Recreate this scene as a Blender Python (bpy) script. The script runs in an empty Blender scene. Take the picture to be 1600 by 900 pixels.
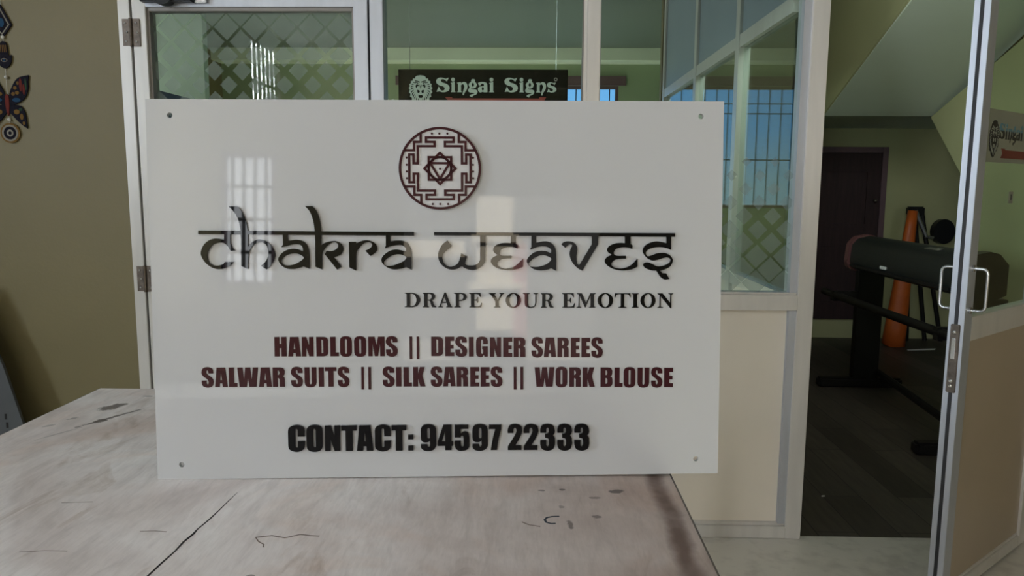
import bpy, bmesh, math, random
from mathutils import Matrix, Vector, Euler
R = math.radians
SC = bpy.context.scene
COL = SC.collection
EXPO, SKY, SUNP = 0.0, 1.45, 34.0
P_SIDE, P_NEAR, P_RIGHT, P_REAR, P_CAB, P_CORNER, P_TRANS = 620.0, 104.0, 26.0, 19.0, 38.0, 34.0, 14.5
# ------------------------------------------------------------------ camera, sky, lights, exposure
cam = bpy.data.cameras.new('camera'); cam.lens = 27.0; cam.sensor_width = 36.0; cam.clip_start = .02
co = bpy.data.objects.new('camera', cam); COL.objects.link(co)
co.matrix_world = Matrix.Translation((0, 0, 1.25)) @ (Matrix.Rotation(R(1.43), 3, 'Z') @ Matrix.Rotation(R(90-7.6), 3, 'X') @ Matrix.Rotation(R(.33), 3, 'Z')).to_4x4()
SC.camera = co
SC.view_settings.view_transform = 'Standard'; SC.view_settings.look = 'None'
SC.view_settings.gamma = 1; SC.view_settings.use_curve_mapping = False
SC.view_settings.exposure = EXPO

w = bpy.data.worlds.new('sky'); SC.world = w; w.use_nodes = True
nt = w.node_tree; nt.nodes.clear()
wo = nt.nodes.new('ShaderNodeOutputWorld'); bg = nt.nodes.new('ShaderNodeBackground')
tc = nt.nodes.new('ShaderNodeTexCoord'); sx = nt.nodes.new('ShaderNodeSeparateXYZ'); cr = nt.nodes.new('ShaderNodeValToRGB')
nt.links.new(tc.outputs['Generated'], sx.inputs[0]); nt.links.new(sx.outputs['Z'], cr.inputs[0])
cr.color_ramp.elements[0].position = 0.0; cr.color_ramp.elements[0].color = (.36, .50, .68, 1)
cr.color_ramp.elements[1].position = .3; cr.color_ramp.elements[1].color = (.10, .26, .62, 1)
e = cr.color_ramp.elements.new(.07); e.color = (.17, .40, .84, 1)
nt.links.new(cr.outputs[0], bg.inputs[0]); bg.inputs[1].default_value = SKY
nt.links.new(bg.outputs[0], wo.inputs[0])

def sun(rot, power, col):
    l = bpy.data.lights.new('sunlight', 'SUN'); l.energy = power; l.angle = R(.6); l.color = col
    o = bpy.data.objects.new('sunlight', l); COL.objects.link(o); o.rotation_euler = rot
def daylight(name, loc, rot, sx, sy, power, col):
    l = bpy.data.lights.new(name, 'AREA'); l.shape = 'RECTANGLE'; l.size = sx; l.size_y = sy; l.energy = power; l.color = col
    o = bpy.data.objects.new(name, l); COL.objects.link(o); o.location = loc; o.rotation_euler = rot
sun((R(40), 0, R(165)), SUNP, (1, .95, .86))                                     # shines on the yard behind the camera
daylight('daylight_side_window', (-3.81, -5.55, 2.05), (0, R(-90), 0), 2.3, 1.3, P_SIDE, (.88, .93, 1))
daylight('daylight_near_window', (-3.81, -.2, 1.95), (0, R(-90), 0), 1.5, .8, P_NEAR, (.78, .89, 1))
daylight('fill_right', (3.02, -2.65, 1.65), (0, R(90), 0), 1.5, .7, P_RIGHT, (1, .92, .83))  # added fill lamp for the right side; brightens the doorway post
daylight('daylight_rear_window', (-2.35, -6.68, 1.85), (R(90), 0, R(0)), .6, 1.5, P_REAR, (.9, .95, 1))
daylight('fill_cabin', (-3.88, 6.2, 1.7), (0, R(-90), 0), 1.3, 2.0, P_CAB, (1, 1, .95))  # added lamp that brightens the cabin from out of view
daylight('fill_cabin_corner', (-3.88, 3.58, 1.8), (0, R(-90), 0), 1.6, 1.2, P_CORNER, (1, 1, .97))  # added lamp, out of view, to light the stub wall's front
daylight('fill_passage', (1.38, 2.70, 2.45), (R(-90), 0, R(180)), .76, .68, P_TRANS, (.95, 1, .97))  # added lamp brightening the passage and stair soffit; no real source there

# ------------------------------------------------------------------ materials
MATS = {}
def nodes(name):
    m = bpy.data.materials.new(name); m.use_nodes = True
    n = m.node_tree.nodes; b = n['Principled BSDF']; MATS[name] = m
    return m, n, m.node_tree.links, b
def L3(c): return (c[0], c[1], c[2], 1)
def mat(name, col, rough=.5, metal=0, var=.06, scale=6, bump=0, bscale=60, ior=None, stretch=(1,1,1), spec=None):
    m, n, k, b = nodes(name)
    b.inputs['Roughness'].default_value = rough; b.inputs['Metallic'].default_value = metal
    if spec is not None: b.inputs['Specular IOR Level'].default_value = spec
    if ior: b.inputs['IOR'].default_value = ior
    t = n.new('ShaderNodeTexCoord'); mp = n.new('ShaderNodeMapping'); mp.inputs['Scale'].default_value = stretch
    k.new(t.outputs['Object'], mp.inputs[0])
    z = n.new('ShaderNodeTexNoise'); z.inputs['Scale'].default_value = scale; z.inputs['Detail'].default_value = 5
    k.new(mp.outputs[0], z.inputs['Vector'])
    r = n.new('ShaderNodeValToRGB')
    r.color_ramp.elements[0].position = .3; r.color_ramp.elements[0].color = L3([c*(1-var) for c in col])
    r.color_ramp.elements[1].position = .7; r.color_ramp.elements[1].color = L3([min(1, c*(1+var)) for c in col])
    k.new(z.outputs[0], r.inputs[0]); k.new(r.outputs[0], b.inputs['Base Color'])
    if bump:
        z2 = n.new('ShaderNodeTexNoise'); z2.inputs['Scale'].default_value = bscale; z2.inputs['Detail'].default_value = 4
        k.new(mp.outputs[0], z2.inputs['Vector'])
        bp = n.new('ShaderNodeBump'); bp.inputs['Strength'].default_value = bump; bp.inputs['Distance'].default_value = .003
        k.new(z2.outputs[0], bp.inputs['Height']); k.new(bp.outputs[0], b.inputs['Normal'])
    return m
def glass(name, tint, ior=1.45):
    m, n, k, b = nodes(name); n.remove(b)
    o = n['Material Output']; mx = n.new('ShaderNodeMixShader'); tr = n.new('ShaderNodeBsdfTransparent'); gl = n.new('ShaderNodeBsdfGlossy')
    fr = n.new('ShaderNodeFresnel')
    ge = n.new('ShaderNodeNewGeometry'); ma = n.new('ShaderNodeMath'); ma.operation = 'MULTIPLY_ADD'; ma.inputs[1].default_value = -2; ma.inputs[2].default_value = 1
    pw = n.new('ShaderNodeMath'); pw.operation = 'POWER'; pw.inputs[0].default_value = ior      # a thin pane reflects the same from either side
    k.new(ge.outputs['Backfacing'], ma.inputs[0]); k.new(ma.outputs[0], pw.inputs[1]); k.new(pw.outputs[0], fr.inputs[0])
    tr.inputs[0].default_value = L3(tint); gl.inputs['Roughness'].default_value = 0.0
    k.new(fr.outputs[0], mx.inputs[0]); k.new(tr.outputs[0], mx.inputs[1]); k.new(gl.outputs[0], mx.inputs[2]); k.new(mx.outputs[0], o.inputs[0])
    return m
def film(name, col, opacity):
    m, n, k, b = nodes(name); n.remove(b)
    o = n['Material Output']; mx = n.new('ShaderNodeMixShader'); tr = n.new('ShaderNodeBsdfTransparent'); ad = n.new('ShaderNodeMixShader')
    di = n.new('ShaderNodeBsdfDiffuse'); tl = n.new('ShaderNodeBsdfTranslucent')
    di.inputs[0].default_value = L3(col); tl.inputs[0].default_value = L3(col); ad.inputs[0].default_value = .45
    k.new(di.outputs[0], ad.inputs[1]); k.new(tl.outputs[0], ad.inputs[2])
    mx.inputs[0].default_value = opacity
    k.new(tr.outputs[0], mx.inputs[1]); k.new(ad.outputs[0], mx.inputs[2]); k.new(mx.outputs[0], o.inputs[0])
    return m
mat('olive_paint', (.185, .152, .068), .55, var=.05, scale=2.5, bump=.15, bscale=90)
mat('green_paint', (.30, .36, .22), .6, var=.05, scale=2, bump=.1)
mat('passage_paint', (.45, .45, .235), .6, var=.05, scale=2, bump=.1)
mat('soffit_paint', (.66, .74, .62), .6, var=.04, scale=1.5)
mat('stub_paint', (.60, .72, .55), .6, var=.03, scale=1.5)
mat('beam_paint', (.80, .84, .68), .6, var=.04, scale=2)
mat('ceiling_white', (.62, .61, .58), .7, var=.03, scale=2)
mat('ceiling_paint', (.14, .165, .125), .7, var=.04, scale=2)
mat('cream_paint', (.72, .65, .52), .6, var=.04, scale=2)
mat('maroon_paint', (.45, .19, .20), .5)
mat('aluminium', (.66, .635, .595), .28, .25, var=.05, scale=5, stretch=(6, 6, .6))
mat('aluminium_window_lit', (.50, .52, .56), .42, .5, var=.05, scale=5, stretch=(6, 6, .6))  # same aluminium, with the bluish cast of window light put into the colour
mat('dark_gasket', (.02, .02, .022), .6)
mat('bead_metal', (.23, .21, .19), .45, .4)
mat('grey_panel', (.27, .33, .38), .35, var=.04, scale=3)
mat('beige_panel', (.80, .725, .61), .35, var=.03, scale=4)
mat('beige_panel_shaded', (.40, .325, .235), .35, var=.04, scale=4)  # the beige laminate, with the open door's shade put into the colour
mat('steel', (.55, .55, .55), .25, .9)
mat('worn_steel', (.13, .105, .085), .45, .7, var=.3, scale=60)
mat('chrome', (.8, .8, .8), .15, 1)
mat('black_plastic', (.010, .010, .011), .35, spec=.3)
mat('black_metal', (.012, .011, .010), .5, spec=.25)
mat('dark_plastic', (.014, .016, .015), .4)
mat('maroon_plastic', (.13, .05, .05), .45)
mat('orange_sheet', (.62, .13, .02), .45, var=.12, scale=8)
mat('white_acrylic', (.515, .515, .513), .03, var=.008, scale=3, spec=.36)
mat('disc_acrylic', (.57, .56, .555), .05, var=.008, scale=3)
mat('black_acrylic', (.006, .006, .006), .02, spec=.3)
mat('black_vinyl', (.005, .0045, .005), .12, spec=.2)
mat('maroon_vinyl', (.045, .010, .013), .15, spec=.2)
mat('maroon_line', (.046, .011, .014), .2, spec=.2)
mat('board_brown', (.010, .008, .006), .7, spec=.08)
mat('silver_letter', (.55, .57, .53), .5)
mat('silver_pink', (.42, .36, .33), .5)
mat('sticker_red', (.15, .03, .022), .5)
mat('ribbon_red', (.30, .035, .025), .5)
mat('sticker_white', (.24, .25, .19), .5)
mat('print_black', (.02, .02, .018), .5)
mat('dark_wood_door', (.030, .012, .012), .7, var=.25, scale=9, stretch=(6, 6, .5))
mat('frame_wood', (.13, .075, .085), .5)
mat('blue_cabinet', (.018, .022, .06), .45)
mat('white_spot', (.8, .8, .78), .5)
mat('grey_board', (.075, .08, .085), .5, var=.08)
mat('table_frame', (.12, .10, .085), .6)
mat('fan_metal', (.25, .23, .20), .4, .3)
mat('yard_paving', (.34, .31, .27), .8)
mat('sky_block_paint', (.07, .07, .068), .8)
mat('bead_white', (.7, .68, .62), .3)
mat('charm_navy', (.011, .010, .017), .85, spec=.15, var=.3, scale=150)
mat('charm_cream', (.24, .22, .18), .85, spec=.15)
mat('charm_blue', (.02, .06, .12), .85, spec=.15)
mat('charm_red', (.13, .025, .02), .85, spec=.15)
mat('charm_gold', (.16, .09, .025), .85, spec=.15)
mat('charm_green', (.03, .06, .035), .85, spec=.15)
mat('string', (.5, .47, .4), .7)
mat('crack_dark', (.012, .010, .009), .8)
mat('scratch', (.20, .15, .12), .7)
mat('ink_blue', (.03, .04, .055), .6)
glass('clear_glass', (.90, .955, .92), 1.25)
glass('side_glass', (.88, .95, .91), 1.45)
film('frost_film', (.40, .47, .42), .43)

def concrete():
    m, n, k, b = nodes('concrete_floor'); b.inputs['Roughness'].default_value = .35
    t = n.new('ShaderNodeTexCoord')
    z = n.new('ShaderNodeTexNoise'); z.inputs['Scale'].default_value = 3.5; z.inputs['Detail'].default_value = 8; z.inputs['Distortion'].default_value = .6
    z2 = n.new('ShaderNodeTexNoise'); z2.inputs['Scale'].default_value = 22; z2.inputs['Detail'].default_value = 6
    k.new(t.outputs['Object'], z.inputs['Vector']); k.new(t.outputs['Object'], z2.inputs['Vector'])
    a = n.new('ShaderNodeMath'); a.operation = 'ADD'; k.new(z.outputs[0], a.inputs[0]); k.new(z2.outputs[0], a.inputs[1])
    r = n.new('ShaderNodeValToRGB'); r.color_ramp.elements[0].position = .75; r.color_ramp.elements[0].color = (.58, .545, .49, 1)
    r.color_ramp.elements[1].position = 1.2; r.color_ramp.elements[1].color = (.70, .665, .60, 1)
    h = n.new('ShaderNodeMath'); h.operation = 'MULTIPLY'; h.inputs[1].default_value = 1.0
    k.new(a.outputs[0], h.inputs[0]); k.new(h.outputs[0], r.inputs[0]); k.new(r.outputs[0], b.inputs['Base Color'])
concrete()
def plank_floor():
    m, n, k, b = nodes('dark_planks'); b.inputs['Roughness'].default_value = .5
    t = n.new('ShaderNodeTexCoord'); mp = n.new('ShaderNodeMapping'); mp.inputs['Rotation'].default_value = (0, 0, R(90))
    k.new(t.outputs['Object'], mp.inputs[0])
    br = n.new('ShaderNodeTexBrick'); br.inputs['Scale'].default_value = 1; br.inputs['Brick Width'].default_value = .9; br.inputs['Row Height'].default_value = .15
    br.inputs['Mortar Size'].default_value = .002; br.inputs['Color1'].default_value = (.058, .045, .036, 1); br.inputs['Color2'].default_value = (.125, .10, .082, 1)
    br.inputs['Mortar'].default_value = (.012, .010, .008, 1); br.offset = .37
    k.new(mp.outputs[0], br.inputs['Vector'])
    z = n.new('ShaderNodeTexNoise'); z.inputs['Scale'].default_value = 7; z.inputs['Detail'].default_value = 6
    mp2 = n.new('ShaderNodeMapping'); mp2.inputs['Scale'].default_value = (7, .7, 1); k.new(t.outputs['Object'], mp2.inputs[0]); k.new(mp2.outputs[0], z.inputs['Vector'])
    mx = n.new('ShaderNodeMix'); mx.data_type = 'RGBA'; mx.blend_type = 'MULTIPLY'; mx.inputs[0].default_value = .7
    k.new(br.outputs[0], mx.inputs[6]); k.new(z.outputs[0], mx.inputs[7]); k.new(mx.outputs[2], b.inputs['Base Color'])
plank_floor()
def table_top():
    # worn laminate: cloudy grey-pink ground, fine diagonal grain, spills and a brown worn right border
    m, n, k, b = nodes('worn_laminate'); b.inputs['Roughness'].default_value = .42
    t = n.new('ShaderNodeTexCoord'); P = t.outputs['Object']
    def noise(scale, detail=6, dist=0, rot=0, st=(1, 1, 1), rough=.6):
        mp = n.new('ShaderNodeMapping'); mp.inputs['Rotation'].default_value = (0, 0, R(rot)); mp.inputs['Scale'].default_value = st
        k.new(P, mp.inputs[0]); z = n.new('ShaderNodeTexNoise'); z.inputs['Scale'].default_value = scale; z.inputs['Detail'].default_value = detail
        z.inputs['Distortion'].default_value = dist; z.inputs['Roughness'].default_value = rough; k.new(mp.outputs[0], z.inputs['Vector']); return z.outputs[0]
    def ramp(src, stops):
        r = n.new('ShaderNodeValToRGB'); E = r.color_ramp.elements
        E[0].position, E[0].color = stops[0][0], L3(stops[0][1]); E[1].position, E[1].color = stops[-1][0], L3(stops[-1][1])
        for p, c in stops[1:-1]: q = E.new(p); q.color = L3(c)
        k.new(src, r.inputs[0]); return r.outputs[0]
    def math_(op, a, bb):
        q = n.new('ShaderNodeMath'); q.operation = op
        for i, v in enumerate((a, bb)):
            if isinstance(v, (int, float)): q.inputs[i].default_value = v
            else: k.new(v, q.inputs[i])
        return q.outputs[0]
    def mixc(f, a, bcol, mode='MIX'):
        q = n.new('ShaderNodeMix'); q.data_type = 'RGBA'; q.blend_type = mode
        if isinstance(f, (int, float)): q.inputs[0].default_value = f
        else: k.new(f, q.inputs[0])
        k.new(a, q.inputs[6])
        if isinstance(bcol, tuple): q.inputs[7].default_value = L3(bcol)
        else: k.new(bcol, q.inputs[7])
        return q.outputs[2]
    base = ramp(noise(3.2, 7, .8), [(.32, (.66, .57, .53)), (.5, (.82, .745, .71)), (.66, (.92, .87, .84))])
    grain = ramp(noise(9, 8, .8, 40, (4, .9, 1)), [(.35, (.62, .60, .58)), (.55, (1, 1, 1))])
    col = mixc(.34, base, grain, 'MULTIPLY')
    fine = ramp(noise(60, 4, 0, 40, (4, .6, 1)), [(.3, (.80, .79, .78)), (.6, (1, 1, 1))])
    col = mixc(.45, col, fine, 'MULTIPLY')
    streak = ramp(noise(4.5, 8, 1.6, 35, (2.2, .7, 1)), [(.60, (1, 1, 1)), (.70, (.70, .64, .58))])
    col = mixc(.7, col, streak, 'MULTIPLY')
    patch = ramp(noise(2.6, 5, 1.2, 25), [(.48, (1, 1, 1)), (.66, (.93, .83, .76))])
    col = mixc(.8, col, patch, 'MULTIPLY')
    sp = n.new('ShaderNodeSeparateXYZ'); k.new(P, sp.inputs[0]); X, Y = sp.outputs[0], sp.outputs[1]
    wob = math_('MULTIPLY', math_('SUBTRACT', noise(9, 5), .5), .035)
    # right border wear
    d = math_('ABSOLUTE', math_('SUBTRACT', math_('ADD', X, wob), BORDER_X), 0)
    wear = ramp(d, [(.006, (1, 1, 1)), (.020, (0, 0, 0))])
    wm = math_('MULTIPLY', wear, ramp(noise(5, 4), [(.33, (.45, .45, .45)), (.5, (.95, .95, .95))]))
    col = mixc(wm, col, (.17, .095, .066))
    # the right-hand third of the top is darker and browner
    rx = ramp(math_('ADD', X, math_('MULTIPLY', noise(3, 5), .5)), [(.02, (1, 1, 1)), (.42, (.56, .49, .445))])
    col = mixc(.9, col, rx, 'MULTIPLY')
    # spills: (x, y, half length, half width, angle, darkness)
    for sx_, sy_, a, bq, ang, dk in SPILLS:
        mp = n.new('ShaderNodeMapping'); mp.vector_type = 'TEXTURE'; mp.inputs['Location'].default_value = (sx_, sy_, 0); mp.inputs['Rotation'].default_value = (0, 0, R(ang)); mp.inputs['Scale'].default_value = (a, bq, 1)
        k.new(P, mp.inputs[0]); s2 = n.new('ShaderNodeSeparateXYZ'); k.new(mp.outputs[0], s2.inputs[0])
        q = math_('ADD', math_('POWER', s2.outputs[0], 2), math_('POWER', s2.outputs[1], 2))
        q = math_('ADD', q, math_('MULTIPLY', math_('SUBTRACT', noise(95, 4), .5), 2.6))
        msk = ramp(q, [(.55, (dk, dk, dk)), (1.0, (0, 0, 0))])
        col = mixc(msk, col, (.085, .066, .058))
    k.new(col, b.inputs['Base Color'])
    bp = n.new('ShaderNodeBump'); bp.inputs['Strength'].default_value = .12; bp.inputs['Distance'].default_value = .002
    k.new(noise(50, 5, 0, 40, (4, .6, 1)), bp.inputs['Height']); k.new(bp.outputs[0], b.inputs['Normal'])
    k.new(ramp(noise(4, 5), [(.35, (.36, .36, .36)), (.7, (.55, .55, .55))]), b.inputs['Roughness'])
BORDER_X = .206
SPILLS = [(-.895, 1.572, .034, .019, 62, .85), (-.855, 1.50, .085, .0055, 63, .8), (-.865, 1.478, .016, .011, 60, .85), (-.90, 1.395, .05, .0022, 63, .6),
          (-.80, 1.66, .022, .007, 20, .6), (-.83, 1.70, .014, .006, 0, .5), (-.78, 1.62, .02, .007, 30, .6), (-.86, 1.66, .012, .006, 0, .5),
          (-.93, 1.49, .012, .006, 50, .5), (-.95, 1.44, .014, .006, 50, .4), (.137, 1.156, .013, .008, 10, .9), (.10, 1.13, .009, .005, 0, .6), (.052, 1.16, .006, .004, 0, .8),
          (.098, 1.062, .009, .006, 0, .7), (.058, 1.035, .005, .016, 8, .7), (.048, 1.095, .005, .006, 0, .5), (.02, 1.155, .007, .003, 0, .8), (-.34, .875, .006, .004, 0, .7)]
table_top()
def two_tone_print():
    m, n, k, b = nodes('print_two_tone'); b.inputs['Roughness'].default_value = .5
    t = n.new('ShaderNodeTexCoord'); s = n.new('ShaderNodeSeparateXYZ'); k.new(t.outputs['Object'], s.inputs[0])
    r = n.new('ShaderNodeValToRGB'); r.color_ramp.elements[0].position = .45; r.color_ramp.elements[0].color = (.02, .02, .018, 1)
    r.color_ramp.elements[1].position = .55; r.color_ramp.elements[1].color = (.10, .22, .26, 1)
    mr = n.new('ShaderNodeMapRange'); mr.inputs[1].default_value = 1.393; mr.inputs[2].default_value = 1.441
    k.new(s.outputs[2], mr.inputs[0]); k.new(mr.outputs[0], r.inputs[0]); k.new(r.outputs[0], b.inputs['Base Color'])
two_tone_print()

# ------------------------------------------------------------------ helpers
def tag(o, label=None, cat=None, group=None, kind=None):
    if label: o['label'] = label
    if cat: o['category'] = cat
    if group: o['group'] = group
    if kind: o['kind'] = kind
    return o
def empty(name, loc=(0, 0, 0), rot=None):
    o = bpy.data.objects.new(name, None); COL.objects.link(o); o.empty_display_size = .05; o.location = loc
    if rot is not None: o.rotation_euler = rot
    return o
def obj(name, bm, m, parent=None, loc=None, smooth=False):
    me = bpy.data.meshes.new(name); bmesh.ops.recalc_face_normals(bm, faces=bm.faces[:]); bm.to_mesh(me); bm.free()
    me.materials.append(MATS[m])
    if smooth:
        for p in me.polygons: p.use_smooth = True
        try: me.set_sharp_from_angle(angle=R(40))
        except Exception: pass
    o = bpy.data.objects.new(name, me); COL.objects.link(o)
    if parent: o.parent = parent
    if loc: o.location = loc
    return o
def box(bm, x0, x1, y0, y1, z0, z1, bev=0):
    v = [bm.verts.new((x, y, z)) for x in (x0, x1) for y in (y0, y1) for z in (z0, z1)]
    f = [bm.faces.new([v[i] for i in q]) for q in ((0, 1, 3, 2), (4, 6, 7, 5), (0, 4, 5, 1), (2, 3, 7, 6), (0, 2, 6, 4), (1, 5, 7, 3))]
    if bev:
        es = list({e for q in f for e in q.edges})
        bmesh.ops.bevel(bm, geom=es, offset=bev, segments=2, affect='EDGES', clamp_overlap=True)
    return bm
def B(*a, bev=0): return box(bmesh.new(), *a, bev=bev)
def boxes(lst, bev=0):
    bm = bmesh.new()
    for q in lst: box(bm, *q, bev=bev)
    return bm
def prism(bm, pts, a0, a1, axis='y'):
    def mk(p, a): return {'y': (p[0], a, p[1]), 'x': (a, p[0], p[1]), 'z': (p[0], p[1], a)}[axis]
    v0 = [bm.verts.new(mk(p, a0)) for p in pts]; v1 = [bm.verts.new(mk(p, a1)) for p in pts]; n = len(pts)
    bm.faces.new(v0); bm.faces.new(v1[::-1])
    for i in range(n): bm.faces.new((v0[i], v0[(i+1) % n], v1[(i+1) % n], v1[i]))
    return bm
def tube(bm, pts, r, seg=10, r2=None):
    P = [Vector(p) for p in pts]; rings = []
    up = None
    for i, p in enumerate(P):
        d = (P[min(i+1, len(P)-1)] - P[max(i-1, 0)]).normalized()
        if up is None: up = Vector((0, 0, 1)) if abs(d.z) < .9 else Vector((1, 0, 0))
        a = d.cross(up).normalized(); up = a.cross(d).normalized()
        rr = r if r2 is None else r + (r2-r)*i/(len(P)-1)
        rings.append([bm.verts.new(p + (a*math.cos(2*math.pi*j/seg) + up*math.sin(2*math.pi*j/seg))*rr) for j in range(seg)])
    for u, v in zip(rings, rings[1:]):
        for j in range(seg): bm.faces.new((u[j], u[(j+1) % seg], v[(j+1) % seg], v[j]))
    bm.faces.new(rings[0][::-1]); bm.faces.new(rings[-1])
    return bm
def disc(bm, c, r, t, axis='y', seg=28, rz=None):
    pts = [(c[0]+r*math.cos(2*math.pi*i/seg), c[1]+(rz or r)*math.sin(2*math.pi*i/seg)) for i in range(seg)]
    return prism(bm, pts, t[0], t[1], axis)
def ball(bm, c, r, sz=1):
    bmesh.ops.create_uvsphere(bm, u_segments=14, v_segments=9, radius=r, matrix=Matrix.Translation(c) @ Matrix.Diagonal((1, 1, sz, 1)))
    return bm
def wall(name, axis, p0, p1, a0, a1, z0, z1, m, holes=(), label=None, cat='wall', kind='structure'):
    # a straight wall slab with rectangular openings (a_lo, a_hi, z_lo, z_hi)
    As = sorted({a0, a1} | {h[0] for h in holes} | {h[1] for h in holes}); Zs = sorted({z0, z1} | {h[2] for h in holes} | {h[3] for h in holes})
    bm = bmesh.new()
    for a, b in zip(As, As[1:]):
        for c, d in zip(Zs, Zs[1:]):
            if any(h[0] <= (a+b)/2 <= h[1] and h[2] <= (c+d)/2 <= h[3] for h in holes): continue
            box(bm, *((p0, p1, a, b) if axis == 'x' else (a, b, p0, p1)), c, d)
    bmesh.ops.remove_doubles(bm, verts=bm.verts[:], dist=1e-5)
    dup = {}
    for f in bm.faces[:]: dup.setdefault(frozenset(v.index if v.index >= 0 else id(v) for v in f.verts), []).append(f)
    return tag(obj(name, bm, m), label, cat, None, kind)
def smooth_path(pts, sub=7):
    # closed outline through the points; a third value marks a corner
    n = len(pts); out = []
    V = [Vector((p[0], p[1])) for p in pts]; cor = [len(p) > 2 for p in pts]
    for i in range(n):
        j = (i+1) % n; p1, p2 = V[i], V[j]
        if cor[i] and cor[j]: out.append(p1); continue
        t1 = (p2-p1) if cor[i] else (p2-V[i-1])*.5
        t2 = (p2-p1) if cor[j] else (V[(j+1) % n]-p1)*.5
        # keep tangents from overshooting on short segments
        l = (p2-p1).length
        for t in (t1, t2):
            if t.length > 1.3*l: t *= 1.3*l/t.length
        for s in range(sub):
            u = s/sub; u2, u3 = u*u, u*u*u
            out.append(p1*(2*u3-3*u2+1)+t1*(u3-2*u2+u)+p2*(-2*u3+3*u2)+t2*(u3-u2))
    return [(v.x, v.y) for v in out]
def plate(name, outlines, y0, y1, m, parent=None, bevel=0):
    # flat shape cut from sheet: outlines in (x, z), holes by nesting, between depths y0 (front) and y1 (back)
    cu = bpy.data.curves.new('outline', 'CURVE'); cu.dimensions = '2D'; cu.fill_mode = 'BOTH'; cu.extrude = abs(y1-y0)/2 - bevel
    if bevel: cu.bevel_depth = bevel; cu.bevel_resolution = 0; cu.offset = -bevel
    for pts in outlines:
        s = cu.splines.new('POLY'); s.points.add(len(pts)-1)
        for q, p in zip(s.points, pts): q.co = (p[0], p[1], 0, 1)
        s.use_cyclic_u = True
    tmp = bpy.data.objects.new('outline', cu); COL.objects.link(tmp)
    dg = bpy.context.evaluated_depsgraph_get(); me = bpy.data.meshes.new_from_object(tmp.evaluated_get(dg))
    bpy.data.objects.remove(tmp); bpy.data.curves.remove(cu)
    me.transform(Matrix.Translation((0, (y0+y1)/2, 0)) @ Matrix.Rotation(R(90), 4, 'X'))
    me.name = name; me.materials.clear(); me.materials.append(MATS[m])
    o = bpy.data.objects.new(name, me); COL.objects.link(o)
    if parent: o.parent = parent
    return o
def ribbon(pts, wd, closed=False):
    # one mitred outline (or two, if closed) around a polyline
    n = len(pts); P = [Vector(p) for p in pts]; Lf, Rt = [], []
    for i in range(n):
        a = P[i-1] if (i or closed) else None; b = P[(i+1) % n] if (i < n-1 or closed) else None
        d1 = (P[i]-a).normalized() if a is not None else None; d2 = (b-P[i]).normalized() if b is not None else None
        d1 = d1 or d2; d2 = d2 or d1
        nn = Vector((-d1.y, d1.x)) + Vector((-d2.y, d2.x)); nn.normalize()
        k = wd/2/max(.35, nn.dot(Vector((-d1.y, d1.x))))
        q = P[i].copy()
        if not closed and i == 0: q -= d1*wd/2*0
        Lf.append(q+nn*k); Rt.append(q-nn*k)
    if closed: return [[tuple(v) for v in Lf], [tuple(v) for v in Rt]]
    return [[tuple(v) for v in Lf+Rt[::-1]]]
def circle(cx, cy, r, n=40, ry=None): return [(cx+r*math.cos(2*math.pi*i/n), cy+(ry or r)*math.sin(2*math.pi*i/n)) for i in range(n)]
def join_plates(name, groups, y0, y1, m, parent=None):
    # several separate cut shapes that make up one marking
    bm = bmesh.new()
    for g in groups:
        o = plate('piece', g, y0, y1, m); bm.from_mesh(o.data); me = o.data; bpy.data.objects.remove(o); bpy.data.meshes.remove(me)
    return obj(name, bm, m, parent)

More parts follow.
